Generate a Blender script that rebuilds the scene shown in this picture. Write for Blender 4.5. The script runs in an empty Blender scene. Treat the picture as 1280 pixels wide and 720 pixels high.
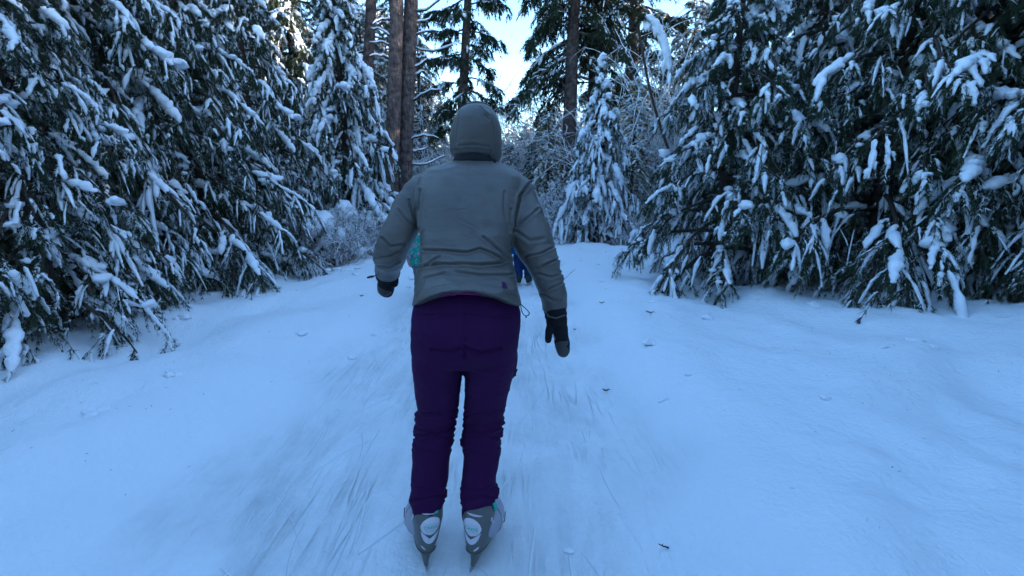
import bpy, math, random
import numpy as np
from mathutils import Vector, noise

# ------------------------------------------------------------------ basics
sc = bpy.context.scene
C = sc.collection
F, PITCH, CH = 565.0, math.radians(12.5), 1.4
cp, sp = math.cos(PITCH), math.sin(PITCH)


def at(px, py, Y):
    """point on the vertical plane at distance Y seen at photo pixel px, py"""
    x, z = (px - 640) / F, -(py - 360) / F
    d = np.array([x, cp + z * sp, -sp + z * cp])
    return np.array([0, 0, CH]) + d * (Y / d[1])


def ground_z(x, y):
    x = np.asarray(x, float); y = np.asarray(y, float)
    c = -0.3 - 0.012 * np.clip(y, 0, 60) ** 1.5 * 0.4
    d = np.abs(x - c)
    right = x > c
    bank = np.where(right, 0.2, 0.15) * (1 - np.exp(-np.clip(d - 0.85, 0, None) ** 2 / 0.3)) + 0.05 * np.exp(-((d - 1.35) / 0.25) ** 2) * (0.6 + 0.4 * np.sin(y * 1.7 + x))
    slope = np.clip(d - 2.2, 0, 30) * np.where(right, 0.05, 0.035)
    slope = np.minimum(slope, 0.8)
    und = 0.05 * np.sin(x * 1.3 + 0.7 * y) * np.sin(y * 0.9 - 0.4 * x) * np.clip((d - 0.8) / 1.5, 0, 1)
    und2 = 0.018 * np.sin(x * 4.1 + 1.3 * np.sin(y * 1.9)) * np.sin(y * 3.3 + 1.7 * np.sin(x * 2.3)) * np.clip((d - 0.7), 0, 1)
    return bank + slope + und + und2


def ground_at(px, py):
    x, z = (px - 640) / F, -(py - 360) / F
    d = np.array([x, cp + z * sp, -sp + z * cp])
    t = CH / max(1e-3, -d[2])
    for _ in range(12):
        p = np.array([0, 0, CH]) + d * t
        g = float(ground_z(p[0], p[1]))
        t = (CH - g) / max(1e-3, -d[2])
    p = np.array([0, 0, CH]) + d * t
    p[2] = float(surf_z(p[0], p[1]))
    return p


def link(o, parent=None):
    C.objects.link(o)
    if parent is not None:
        o.parent = parent
    return o


def tag(o, label=None, cat=None, group=None, kind=None):
    if label: o['label'] = label
    if cat: o['category'] = cat
    if group: o['group'] = group
    if kind: o['kind'] = kind
    return o


def empty(name, loc, rz=0.0, label=None, cat=None, group=None):
    o = bpy.data.objects.new(name, None)
    o.empty_display_size = 0.2
    o.location = [float(v) for v in loc]; o.rotation_euler = (0, 0, rz)
    link(o)
    return tag(o, label, cat, group)


def mesh_np(name, V, Q=None, T=None, smooth=True):
    me = bpy.data.meshes.new(name)
    V = np.asarray(V, np.float32)
    nq = 0 if Q is None else len(Q); nt = 0 if T is None else len(T)
    me.vertices.add(len(V)); me.vertices.foreach_set('co', V.ravel())
    idx = []
    if nq: idx.append(np.asarray(Q, np.int32).ravel())
    if nt: idx.append(np.asarray(T, np.int32).ravel())
    idx = np.concatenate(idx)
    me.loops.add(len(idx)); me.loops.foreach_set('vertex_index', idx)
    me.polygons.add(nq + nt)
    starts = np.concatenate([np.arange(nq) * 4, nq * 4 + np.arange(nt) * 3]).astype(np.int32)
    me.polygons.foreach_set('loop_start', starts)
    me.polygons.foreach_set('use_smooth', np.full(nq + nt, smooth))
    me.update(calc_edges=True)
    return me


class MB:
    def __init__(s): s.V = []; s.Q = []; s.T = []; s.n = 0

    def add(s, V, Q=None, T=None):
        V = np.asarray(V, float).reshape(-1, 3)
        s.V.append(V)
        if Q is not None and len(Q): s.Q.append(np.asarray(Q, np.int64) + s.n)
        if T is not None and len(T): s.T.append(np.asarray(T, np.int64) + s.n)
        s.n += len(V)
        return s

    def build(s, name, mat, parent=None, smooth=True, off=None):
        V = np.concatenate(s.V) if s.V else np.zeros((0, 3))
        if off is not None: V = V - np.asarray(off)
        me = mesh_np(name, V, np.concatenate(s.Q) if s.Q else None, np.concatenate(s.T) if s.T else None, smooth)
        me.materials.append(mat)
        return link(bpy.data.objects.new(name, me), parent)


def tubes(mb, P, R, k=5, cap=True, flat=1.0, rot=0.0):
    """P (n,m,3) polylines, R (n,m) radii -> tubes"""
    P = np.asarray(P, float); R = np.asarray(R, float)
    if P.ndim == 2: P = P[None]
    if R.ndim == 1: R = R[None]
    n, m, _ = P.shape
    if n == 0: return
    T = np.gradient(P, axis=1); T /= np.linalg.norm(T, axis=2, keepdims=True) + 1e-9
    mt = T.mean(axis=1)
    ref = np.where((np.abs(mt[:, 2]) > 0.8 * np.linalg.norm(mt, axis=1))[:, None], np.array([[1.0, 0.13, 0]]), np.array([[0, 0, 1.0]]))
    A = np.cross(T, ref[:, None, :]); A /= np.linalg.norm(A, axis=2, keepdims=True) + 1e-9
    B = np.cross(A, T)
    an = np.arange(k) * 2 * np.pi / k + rot
    ring = A[:, :, None, :] * np.cos(an)[None, None, :, None] + B[:, :, None, :] * np.sin(an)[None, None, :, None] * flat
    V = P[:, :, None, :] + ring * R[:, :, None, None]
    base = (np.arange(n)[:, None, None] * m + np.arange(m - 1)[None, :, None]) * k
    j = np.arange(k)[None, None, :]; j2 = (j + 1) % k
    Q = np.stack([base + j, base + j2, base + k + j2, base + k + j], axis=-1).reshape(-1, 4)
    mb.add(V.reshape(-1, 3), Q)
    if cap:
        off = mb.n - n * m * k
        for end in (0, m - 1):
            cc = P[:, end] + (T[:, end] * (R[:, end, None]) * (0.6 if end else -0.6))
            i0 = off + (np.arange(n) * m + end) * k
            ci = mb.n + np.arange(n)
            t = np.stack([i0[:, None] + np.arange(k)[None], i0[:, None] + (np.arange(k)[None] + 1) % k, np.repeat(ci[:, None], k, 1)], -1).reshape(-1, 3)
            if end == 0: t = t[:, ::-1]
            mb.V.append(cc); mb.T.append(t); mb.n += n


def icosphere(sub=2):
    import bmesh
    bm = bmesh.new(); bmesh.ops.create_icosphere(bm, subdivisions=sub, radius=1)
    V = np.array([v.co[:] for v in bm.verts]); T = np.array([[v.index for v in f.verts] for f in bm.faces]); bm.free()
    return V, T
ICO2 = icosphere(2); ICO3 = icosphere(3)


def blob(mb, c, r, seed=0, amp=0.25, fr=1.3, hi=False):
    V, T = ICO3 if hi else ICO2
    n = np.array([noise.noise(Vector(v * fr) + Vector((seed * 3.1, seed * 1.7, 0))) for v in V])
    mb.add(np.asarray(c) + V * (1 + amp * n)[:, None] * np.asarray(r), T=T)

# ------------------------------------------------------------------ materials
def mat(name, col, rough=0.7, spec=0.3, bump=None, var=None, **kw):
    """bump=(scale, strength, dist), var=(scale, amount)"""
    m = bpy.data.materials.new(name); m.use_nodes = True
    nt = m.node_tree; N = nt.nodes; L = nt.links
    b = N['Principled BSDF']
    b.inputs['Base Color'].default_value = (*col, 1)
    b.inputs['Roughness'].default_value = rough
    b.inputs['Specular IOR Level'].default_value = spec
    for k, v in kw.items(): b.inputs[k.replace('_', ' ')].default_value = v
    tc = N.new('ShaderNodeTexCoord')
    if var:
        nz = N.new('ShaderNodeTexNoise'); nz.inputs['Scale'].default_value = var[0]; nz.inputs['Detail'].default_value = 5
        L.new(tc.outputs['Object'], nz.inputs['Vector'])
        cr = N.new('ShaderNodeValToRGB')
        a = var[1]
        cr.color_ramp.elements[0].position = 0.3; cr.color_ramp.elements[1].position = 0.7
        cr.color_ramp.elements[0].color = (*[c * (1 - a) for c in col], 1)
        c2 = var[2] if len(var) > 2 else [min(1, c * (1 + a)) for c in col]
        cr.color_ramp.elements[1].color = (*c2, 1)
        L.new(nz.outputs['Fac'], cr.inputs['Fac']); L.new(cr.outputs['Color'], b.inputs['Base Color'])
    if bump:
        nz = N.new('ShaderNodeTexNoise'); nz.inputs['Scale'].default_value = bump[0]; nz.inputs['Detail'].default_value = 6
        mp = N.new('ShaderNodeMapping')
        if len(bump) > 3: mp.inputs['Scale'].default_value = bump[3]
        L.new(tc.outputs['Object'], mp.inputs['Vector']); L.new(mp.outputs['Vector'], nz.inputs['Vector'])
        bp = N.new('ShaderNodeBump'); bp.inputs['Strength'].default_value = bump[1]; bp.inputs['Distance'].default_value = bump[2]
        L.new(nz.outputs['Fac'], bp.inputs['Height']); L.new(bp.outputs['Normal'], b.inputs['Normal'])
    return m

M_snow = mat('tree_snow', (0.86, 0.87, 0.9), 0.7, 0.2, bump=(30, 0.35, 0.02), var=(6, 0.04))
M_bark = mat('bark', (0.105, 0.08, 0.075), 0.9, 0.1, bump=(7, 1.0, 0.12, (3, 3, 0.8)), var=(9, 0.5, (0.21, 0.155, 0.135)))
M_bark2 = mat('bark_dark', (0.075, 0.055, 0.045), 0.9, 0.1, bump=(12, 0.9, 0.04, (3, 3, 0.6)), var=(4, 0.4))
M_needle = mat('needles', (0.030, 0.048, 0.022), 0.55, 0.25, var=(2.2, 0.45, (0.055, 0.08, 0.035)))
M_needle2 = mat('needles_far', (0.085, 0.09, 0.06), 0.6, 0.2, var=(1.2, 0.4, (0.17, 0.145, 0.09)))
M_needle_sun = mat('needles_sun_tint', (0.2, 0.17, 0.055), 0.6, 0.2, var=(1.5, 0.4, (0.35, 0.3, 0.1)))  # yellow stands for sunlight, painted onto the far treetops
M_twig = mat('twig_bark', (0.2, 0.155, 0.125), 0.9, 0.1, var=(5, 0.4))
M_frost = mat('frost', (0.84, 0.83, 0.84), 0.8, 0.1, var=(3, 0.12))
M_dead = mat('dead_leaf', (0.1, 0.065, 0.035), 0.8, 0.1, var=(30, 0.4))


def snow_ground_mat():
    m = bpy.data.materials.new('trail_snow'); m.use_nodes = True
    nt = m.node_tree; N = nt.nodes; L = nt.links; b = N['Principled BSDF']
    tc = N.new('ShaderNodeTexCoord'); at_ = N.new('ShaderNodeAttribute'); at_.attribute_name = 'lane'

    def nz(scale, det, mp=(1, 1, 1), rz=0.0, dist=0.0, rough=0.5):
        mpn = N.new('ShaderNodeMapping'); mpn.inputs['Scale'].default_value = mp; mpn.inputs['Rotation'].default_value = (0, 0, rz)
        n = N.new('ShaderNodeTexNoise'); n.inputs['Scale'].default_value = scale; n.inputs['Detail'].default_value = det
        n.inputs['Distortion'].default_value = dist; n.inputs['Roughness'].default_value = rough
        L.new(tc.outputs['Object'], mpn.inputs['Vector']); L.new(mpn.outputs['Vector'], n.inputs['Vector'])
        return n.outputs['Fac']

    def math_(op, a, c, clamp=False):
        n = N.new('ShaderNodeMath'); n.operation = op; n.use_clamp = clamp
        for i, v in enumerate((a, c)):
            if v is None: continue
            if isinstance(v, (int, float)): n.inputs[i].default_value = v
            else: L.new(v, n.inputs[i])
        return n.outputs[0]

    def ridge(v, w):           # thin lines where noise crosses 0.5
        d = math_('ABSOLUTE', math_('SUBTRACT', v, 0.5), None)
        return math_('SUBTRACT', 1.0, math_('DIVIDE', d, w), True)
    lane = at_.outputs['Fac']
    s1 = ridge(nz(2.6, 3, (1, 0.14, 1), 0.35, 0.3), 0.02)
    s2 = ridge(nz(3.1, 3, (1, 0.11, 1), -0.45, 0.25), 0.018)
    s3 = ridge(nz(5.5, 3, (1, 0.15, 1), 0.1, 0.4), 0.03)
    patch = nz(2.0, 4)
    gate = math_('MULTIPLY', math_('SUBTRACT', patch, 0.42), 3.0, True)
    scr = math_('MULTIPLY', math_('MULTIPLY', math_('ADD', math_('ADD', s1, s2), s3, True), gate), lane)
    # colour: powder vs scraped ice, contrast also painting relief shade the bump lacks
    brush = math_('MULTIPLY', math_('SUBTRACT', nz(9, 6, (1, 0.14, 1), 0.3, 0.3, 0.7), 0.42), 3.0, True)
    brush2 = math_('MULTIPLY', math_('SUBTRACT', nz(11, 6, (1, 0.16, 1), -0.5, 0.3, 0.7), 0.46), 3.0, True)
    big = math_('MULTIPLY', math_('SUBTRACT', nz(1.5, 5, (1.3, 0.7, 1), 0.1, 0.4, 0.65), 0.36), 2.6, True)
    wear = math_('MULTIPLY', math_('ADD', math_('MULTIPLY', big, 0.55), math_('MULTIPLY', math_('ADD', brush, brush2, True), math_('MULTIPLY', big, 0.55)), True), lane)
    wear_shade = math_('ADD', wear, math_('MULTIPLY', scr, 0.3), True)
    mix = N.new('ShaderNodeMix'); mix.data_type = 'RGBA'
    mix.inputs['A'].default_value = (0.84, 0.86, 0.88, 1); mix.inputs['B'].default_value = (0.50, 0.53, 0.54, 1)
    L.new(wear_shade, mix.inputs['Factor']); L.new(mix.outputs['Result'], b.inputs['Base Color'])
    L.new(math_('SUBTRACT', 0.75, math_('MULTIPLY', wear, 0.25)), b.inputs['Roughness'])
    b.inputs['Specular IOR Level'].default_value = 0.25
    h = math_('ADD', math_('MULTIPLY', nz(5, 7, rough=0.6), 0.45), math_('MULTIPLY', nz(40, 4), 0.05))
    h = math_('SUBTRACT', h, math_('MULTIPLY', scr, 0.2))
    h = math_('ADD', h, math_('MULTIPLY', math_('MULTIPLY', nz(7, 5, (1, 0.25, 1), 0.15, 0.5), lane), 0.25))
    bp = N.new('ShaderNodeBump'); bp.inputs['Strength'].default_value = 0.9; bp.inputs['Distance'].default_value = 0.08
    L.new(h, bp.inputs['Height']); L.new(bp.outputs['Normal'], b.inputs['Normal'])
    return m

# ------------------------------------------------------------------ ground
def axis_grid(lo, hi, n, dense, width):
    u = np.linspace(-1, 1, n); s = np.sinh(u * 4.2) / np.sinh(4.2)
    return np.where(s < 0, dense + (dense - lo) * s, dense + (hi - dense) * s)
gx = axis_grid(-140, 140, 420, 0.0, 1); gy = axis_grid(-30, 260, 460, 2.0, 1)
GX, GY = np.meshgrid(gx, gy); GZ = ground_z(GX, GY)
NZ = np.array([noise.fractal(Vector((float(a) * 0.8, float(b_) * 0.8, 0.0)), 0.6, 2.0, 4) for a, b_ in zip(GX.ravel(), GY.ravel())]).reshape(GX.shape)
cen = -0.3 - 0.0048 * np.clip(GY, 0, 60) ** 1.5
dl = np.abs(GX - cen)
GZ = GZ + NZ * (0.008 + 0.11 * np.clip((dl - 0.9) / 1.6, 0, 1))
lane = 1 - np.clip((dl + 0.25 * NZ - 0.85) / 0.35, 0, 1)
nx, ny = len(gx), len(gy)
ii = (np.arange(ny - 1)[:, None] * nx + np.arange(nx - 1)[None]).ravel()
gme = mesh_np('snowy_ground', np.stack([GX, GY, GZ], -1).reshape(-1, 3), Q=np.stack([ii, ii + 1, ii + nx + 1, ii + nx], -1))
a_ = gme.attributes.new('lane', 'FLOAT', 'POINT'); a_.data.foreach_set('value', lane.ravel().astype(np.float32))
gme.materials.append(snow_ground_mat())
tag(link(bpy.data.objects.new('ground', gme)), kind='structure')

def surf_z(x, y):
    """height of the built snow surface"""
    x = np.asarray(x, float); y = np.asarray(y, float)
    i = np.clip(np.searchsorted(gx, x) - 1, 0, nx - 2); j = np.clip(np.searchsorted(gy, y) - 1, 0, ny - 2)
    u = (x - gx[i]) / (gx[i + 1] - gx[i]); v = (y - gy[j]) / (gy[j + 1] - gy[j])
    return GZ[j, i] * (1 - u) * (1 - v) + GZ[j, i + 1] * u * (1 - v) + GZ[j + 1, i] * (1 - u) * v + GZ[j + 1, i + 1] * u * v


def skate_marks():
    rng = np.random.default_rng(5); cut, ridge_ = MB(), MB()
    for q in range(110):
        n = 26; x0 = rng.uniform(-1.15, .55); y0 = 0.9 + 6.5 * rng.uniform(0, 1) ** 1.5; L = rng.uniform(.12, .6) * rng.uniform(.5, 1); a = rng.normal(0, .30) + rng.choice([-.15, .15]); k = rng.normal(0, 1.0)
        t = np.linspace(0, 1, n); an = a + k * t * L
        x = x0 + np.cumsum(np.sin(an)) * L / n; y = y0 + np.cumsum(np.cos(an)) * L / n
        w = .0032 * rng.uniform(.4, 1.5) * np.clip(np.sin(np.pi * t), .02, 1) ** .5 * (0.7 + .5 * rng.uniform(0, 1, n))
        nxv, nyv = np.cos(an), -np.sin(an)
        for mb, off, ww, up in ((cut, 0, w, .0012), (ridge_, .0055, w * .8, .003)):
            cx, cy = x + nxv * off, y + nyv * off
            V = []
            for sgn, hz in ((-1, 0), (0, up), (1, 0)):
                X, Yv = cx + nxv * ww * sgn, cy + nyv * ww * sgn; V.append(np.stack([X, Yv, surf_z(X, Yv) + .0006 + hz], -1))
            i_ = np.arange(n - 1); mb.add(np.concatenate(V), Q=np.concatenate([np.stack([i_ + r * n, i_ + r * n + n, i_ + r * n + n + 1, i_ + r * n + 1], -1) for r in (0, 1)]))
    c = cut.build('skate_marks', mat('cut_ice', (0.60, 0.64, 0.66), 0.5, 0.3)); tag(c, kind='structure')
    r = ridge_.build('snow_shavings', mat('shavings', (0.84, 0.85, 0.87), 0.8, 0.1)); tag(r, 'loose white shavings thrown up along the skate cuts', 'snow', kind='stuff')
skate_marks()

# ------------------------------------------------------------------ trees
def needles(mb, rng, P, D, length, nb, width, spread=0.75, droop=0.25):
    """tufts of nb blades at points P (n,3) with axis D (n,3)"""
    n = len(P)
    if n == 0: return
    d = D[:, None, :] * 1.0 + rng.normal(0, spread, (n, nb, 3)) * 0.6
    d[..., 2] -= droop
    d /= np.linalg.norm(d, axis=2, keepdims=True) + 1e-9
    L = length * rng.uniform(0.6, 1.15, (n, nb, 1))
    side = np.cross(d, rng.normal(0, 1, (n, nb, 3))); side /= np.linalg.norm(side, axis=2, keepdims=True) + 1e-9
    b0 = P[:, None, :] + side * width * 0.5; b1 = P[:, None, :] - side * width * 0.5
    tip = P[:, None, :] + d * L
    V = np.stack([b0, b1, tip], axis=2).reshape(-1, 3)
    mb.add(V, T=np.arange(len(V)).reshape(-1, 3))


def conifer(seed, H, R0, z0, prof, nb, droop=0.35, rise=0.2, ntw=14, tw_len=0.34, tw_droop=0.5, ntf=6, nlen=0.09, nblade=6,
            nwid=0.006, snow=0.6, sr=0.03, bough_snow=0.045, lean=(0, 0), tuft_from=0.15, k=5, clump=False, tip_snow=True, cut=None, twr=0.006, sub=0, skip=None):
    rng = np.random.default_rng(seed)
    wood, leaf, sn = MB(), MB(), MB()
    m = 14
    zz = np.linspace(-0.3, H, m)
    wob = np.cumsum(rng.normal(0, 0.012 * H / m, (m, 2)), 0)
    tp = np.stack([lean[0] * zz + wob[:, 0], lean[1] * zz + wob[:, 1], zz], -1)
    tr = R0 * (1 - np.clip(zz / H, 0, 1)) ** 0.8 + 0.008
    tr[0] *= 1.3; tr[1] *= 1.08
    tubes(wood, tp, tr, 12)
    for i in range(nb):
        f = (i + rng.uniform(0, 1)) / nb
        zb = z0 + (H - z0) * f ** 0.9 * 0.985
        if cut is not None and zb > cut: continue
        L = prof(zb) * rng.uniform(0.72, 1.15)
        if L < 0.05: continue
        az = i * 2.39996 + rng.normal(0, 0.25)
        if skip and zb < skip[2] and abs((az - skip[0] + np.pi) % (2 * np.pi) - np.pi) < skip[1]: continue
        o = np.array([np.interp(zb, zz, tp[:, 0]), np.interp(zb, zz, tp[:, 1]), zb])
        out = np.array([math.cos(az), math.sin(az), 0]); sd = np.array([-out[1], out[0], 0])
        s = np.linspace(0, 1, 9)
        bend = rng.normal(0, 0.12)
        dr = droop * rng.uniform(0.6, 1.4)
        Pb = o + out * (L * s)[:, None] + sd * (L * bend * s ** 2)[:, None]
        Pb[:, 2] += L * (rise * s - dr * s ** 1.8)
        Pb += rng.normal(0, 0.012 * L, Pb.shape) * s[:, None]
        rb = (0.012 + 0.014 * L) * (1 - 0.85 * s) + 0.003
        tubes(wood, Pb, rb, 5)
        # snow along the bough
        if snow > 0 and rng.uniform() < snow * 1.3 + 0.2:
            a, b = 1 + int(rng.uniform(0, 2)), 9
            Ps = Pb[a:b].copy(); tt = np.linspace(0, 1, 17)
            Ps = np.stack([np.interp(tt, np.linspace(0, 1, len(Ps)), Ps[:, q]) for q in range(3)], -1)
            for (q0, q1) in ((0, 6), (5, 11), (10, 17)):
                if rng.uniform() > 0.45 + snow * 0.5: continue
                Pq = Ps[q0:q1].copy(); n_ = len(Pq); tt = np.linspace(0, 1, n_ * 2)
                Pq = np.stack([np.interp(tt, np.linspace(0, 1, n_), Pq[:, q]) for q in range(3)], -1); n_ *= 2
                rs = bough_snow * rng.uniform(0.45, 1.25) * np.clip(np.sin(np.pi * np.linspace(0.05, 0.95, n_)), 0, 1) ** 0.5 * rng.uniform(0.6, 1.3, n_)
                Pq[:, 2] += rs * 0.45; Pq += rng.normal(0, 0.006, Pq.shape)
                tubes(sn, Pq, rs, 8, flat=0.75)
        if snow > 0.3 and L > 0.25 and rng.uniform() < snow * 1.2:
            for q_ in range(rng.integers(2, 6)):
                f_ = rng.uniform(.35, 1.0); c_ = np.array([np.interp(f_, s, Pb[:, w_]) for w_ in range(3)]) + rng.normal(0, .05, 3) * [1, 1, .3] * L
                rr_ = bough_snow * rng.uniform(.5, 1.35) * min(1.0, L)
                blob(sn, c_ + [0, 0, rr_ * .3], (rr_ * rng.uniform(.8, 1.4), rr_ * rng.uniform(.8, 1.4), rr_ * rng.uniform(.55, .8)), int(rng.integers(0, 999)), .8, 1.8)
        # twigs
        nt_ = max(4, int(ntw * (0.5 + 0.5 * L / max(0.01, prof(z0 + 0.2 * (H - z0))))))
        st = rng.uniform(tuft_from, 1.0, nt_); st[-1] = 0.97
        p0 = np.stack([np.interp(st, s, Pb[:, q]) for q in range(3)], -1)
        tg = np.gradient(Pb, axis=0); tgi = np.stack([np.interp(st, s, tg[:, q]) for q in range(3)], -1)
        tgi /= np.linalg.norm(tgi, axis=1, keepdims=True)
        sgn = rng.choice([-1, 1], nt_)[:, None]
        ang = rng.uniform(0.35, 1.15, nt_)[:, None]
        d0 = tgi * np.cos(ang) + sd * sgn * np.sin(ang) + rng.normal(0, 0.12, (nt_, 3))
        d0[:, 2] += rng.uniform(-0.25, 0.15 if not clump else 0.6, nt_)
        tl = (tw_len * (1.1 - 0.55 * st) * rng.uniform(0.6, 1.25, nt_) * (L if not clump else 1.0))[:, None]
        u = np.linspace(0, 1, 6)[None, :, None]
        Pt = p0[:, None, :] + d0[:, None, :] * tl[:, None, :] * u
        Pt[..., 2] -= (tw_droop * tl[:, None, :] * u ** 2)[..., 0] * rng.uniform(0.5, 1.5, (nt_, 1))
        tubes(wood, Pt, np.linspace(twr, twr * 0.3, 6)[None].repeat(nt_, 0), 3, cap=False)
        if sub:
            ns = sub; ar = np.repeat(np.arange(nt_), ns); j = rng.integers(1, 5, nt_ * ns)
            q0 = Pt[ar, j]; dd = Pt[ar, j + 1] - Pt[ar, j]; dd /= np.linalg.norm(dd, axis=1, keepdims=True) + 1e-9
            lat = np.cross(dd, [0, 0, 1.0]); lat /= np.linalg.norm(lat, axis=1, keepdims=True) + 1e-6
            dd = dd * 0.75 + lat * rng.choice([-1, 1], len(ar))[:, None] * rng.uniform(.4, .9, (len(ar), 1)) + rng.normal(0, .12, dd.shape)
            sl = (tl[ar, 0] * rng.uniform(.28, .6, len(ar)))[:, None, None]
            v = np.linspace(0, 1, 6)[None, :, None]
            Ss = q0[:, None] + dd[:, None] * sl * v
            Ss[..., 2] -= (tw_droop * 1.1 * sl * v ** 2)[..., 0]
            Pt = np.concatenate([Pt, Ss]); nt_ = len(Pt)
            tubes(wood, Ss, np.linspace(twr * .6, twr * 0.25, 6)[None].repeat(len(Ss), 0), 3, cap=False)
        # needle tufts along twig
        uf = np.linspace(0.12, 1.0, ntf)
        idx = uf * 5; lo = np.clip(idx.astype(int), 0, 4); fr = (idx - lo)[None, :, None]
        Pn = Pt[:, lo] * (1 - fr) + Pt[:, lo + 1] * fr
        Dn = Pt[:, lo + 1] - Pt[:, lo]; Dn /= np.linalg.norm(Dn, axis=2, keepdims=True) + 1e-9
        needles(leaf, rng, Pn.reshape(-1, 3), Dn.reshape(-1, 3), nlen, nblade, nwid)
        # snow fingers on twigs
        if snow > 0:
            pick = rng.uniform(0, 1, nt_) < snow
            Q_ = Pt[pick]
            if len(Q_):
                tt = np.linspace(0, 1, 8); q = len(Q_)
                st0 = rng.uniform(0, 0.45, (q, 1)) * (rng.uniform(0, 1, (q, 1)) < 0.7); lim = rng.uniform(0.3, 1.05, (q, 1)) ** 0.8
                g = np.clip(st0 + tt[None] * np.minimum(lim, 1.03 - st0), 0, 1) * 5
                lo = np.clip(g.astype(int), 0, 4); fr = (g - lo)[..., None]
                ar = np.arange(q)[:, None]
                Ps = Q_[ar, lo] * (1 - fr) + Q_[ar, lo + 1] * fr
                prof_ = np.clip(np.sin(np.pi * np.linspace(0.05, 0.95, 8)), 0, 1) ** 0.45
                rs = sr * np.where(np.arange(nt_)[pick] < (nt_ if not sub else nt_ // (sub + 1)), 1.0, 0.72)[:, None] * rng.uniform(0.45, 1.4, (q, 1)) * prof_[None] * rng.uniform(0.5, 1.35, (q, 8))
                Ps[..., 2] += rs * 0.4; Ps += rng.normal(0, 0.12, Ps.shape) * rs[..., None]
                tubes(sn, Ps, rs, 6, flat=0.62)
            # powder caught in the needles
            pw = rng.uniform(0, 1, len(Pn)) < snow * 0.9
            pp_ = Pn[pw].reshape(-1, 3) + np.array([0, 0, nlen * 0.12])
            needles(sn, rng, pp_, Dn[pw].reshape(-1, 3), nlen * 0.75, max(2, nblade // 3), nwid * 1.3, droop=0.05)
    if tip_snow:
        ztop = np.linspace(0, 1, 6)
        P = tp[-1] + np.array([0, 0, 1.0]) * ((ztop - 0.9) * H * 0.05)[:, None]
        tubes(sn, P, np.array([0.02, 0.03, 0.05, 0.055, 0.05, 0.02]) * (sr / 0.035), 8)
    return wood, leaf, sn


def proto(name, parts, mats):
    """hidden source: list of (part name, mesh)"""
    out = []
    for pn, mb_, mt in zip(('trunk', 'crown', 'snow_load'), parts, mats):
        if mb_.n == 0: continue
        V = np.concatenate(mb_.V)
        me = mesh_np(name + '_' + pn, V, np.concatenate(mb_.Q) if mb_.Q else None, np.concatenate(mb_.T) if mb_.T else None, True)
        me.materials.append(mt); out.append((pn, me))
    return out


def plant(name, pr, loc, rz=0.0, s=1.0, label='', cat='tree', group=None, tilt=(0, 0)):
    e = empty(name, loc, rz, label, cat, group)
    e.rotation_euler = (tilt[0], tilt[1], rz)
    e.scale = (s, s, s) if not isinstance(s, tuple) else s
    for pn, me in pr: link(bpy.data.objects.new(pn, me), e)
    return e


def gpos(px, Y):
    x = (px - 640) / F * (Y * cp + (CH - 0.2) * sp)
    return np.array([x, Y, float(ground_z(x, Y)) - 0.03])

# prototypes
def prof_cone(H, r, e=0.8, base=1.0): return lambda z: r * base * max(0.0, (1 - z / H)) ** e + 0.06
SNA = conifer(3, 4.0, 0.055, 0.25, lambda z: 0.92 * (max(0.0, (1 - z / 3.35)) ** 0.42) + (0.17 if 3.3 < z < 3.65 else 0.07), 84, droop=0.95, rise=0.26, ntw=13, tw_len=0.40, tw_droop=1.6, ntf=6, nlen=0.09, nblade=7,
              snow=0.50, sr=0.052, bough_snow=0.07, sub=2)
PR_SNA = proto('snowy_spruce', SNA, (M_bark2, M_needle, M_snow))
SNB = conifer(11, 5.2, 0.08, 0.35, prof_cone(5.2, 1.75, 0.8), 84, droop=0.66, rise=0.2, ntw=17, tw_len=0.32, tw_droop=1.0, ntf=7, nlen=0.09, nblade=10,
              nwid=0.005, snow=0.36, sr=0.033, bough_snow=0.065, sub=3)
SND = conifer(19, 5.2, 0.08, 0.3, prof_cone(5.2, 1.25, 0.7), 84, droop=0.8, rise=0.2, ntw=14, tw_len=0.36, tw_droop=1.3, ntf=6, nlen=0.09, nblade=8,
              nwid=0.007, snow=0.42, sr=0.042, bough_snow=0.075, sub=3)
PR_SND = proto('snowy_spruce_b', SND, (M_bark2, M_needle, M_snow))
PR_SNB = proto('snowy_pine', SNB, (M_bark2, M_needle, M_snow))
SNC = conifer(17, 6.5, 0.09, 0.3, prof_cone(6.5, 1.6, 0.8), 96, droop=0.72, rise=0.18, ntw=15, tw_len=0.32, tw_droop=1.1, ntf=6, nlen=0.085, nblade=10,
              nwid=0.0065, snow=0.40, sr=0.036, bough_snow=0.07, sub=3)
PR_SNC = proto('laden_spruce', SNC, (M_bark2, M_needle, M_snow))


def pine_prof(z0, H, r): return lambda z: r * math.sin(math.pi * min(1, max(0.12, (z - z0 + 1.0) / (H - z0 + 1.6)))) ** 0.6
P1 = conifer(21, 15, 0.27, 4.4, (lambda z: 2.7 * max(.5, 1 - (z - 4.4) / 5.0)), 105, droop=0.62, rise=0.02, ntw=34, tw_len=0.62, tw_droop=0.5, ntf=5, nlen=0.15, nblade=7,
             nwid=0.02, snow=0.13, sr=0.055, bough_snow=0.06, clump=True, tuft_from=0.22, cut=11.0, tip_snow=False, twr=0.01, sub=2, skip=(2.71, 0.95, 7.4))
PR_P1 = proto('tall_pine', P1, (M_bark, M_needle, M_snow))
P2 = conifer(25, 17, 0.2, 3.0, pine_prof(1.5, 17, 1.6), 80, droop=0.34, rise=0.1, ntw=24, tw_len=0.5, tw_droop=0.6, ntf=5, nlen=0.15, nblade=7,
             nwid=0.02, snow=0.13, sr=0.05, bough_snow=0.05, clump=True, tuft_from=0.25, cut=11.5, tip_snow=False, twr=0.01, sub=2)
PR_P2 = proto('slender_pine', P2, (M_bark, M_needle, M_snow))
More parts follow.
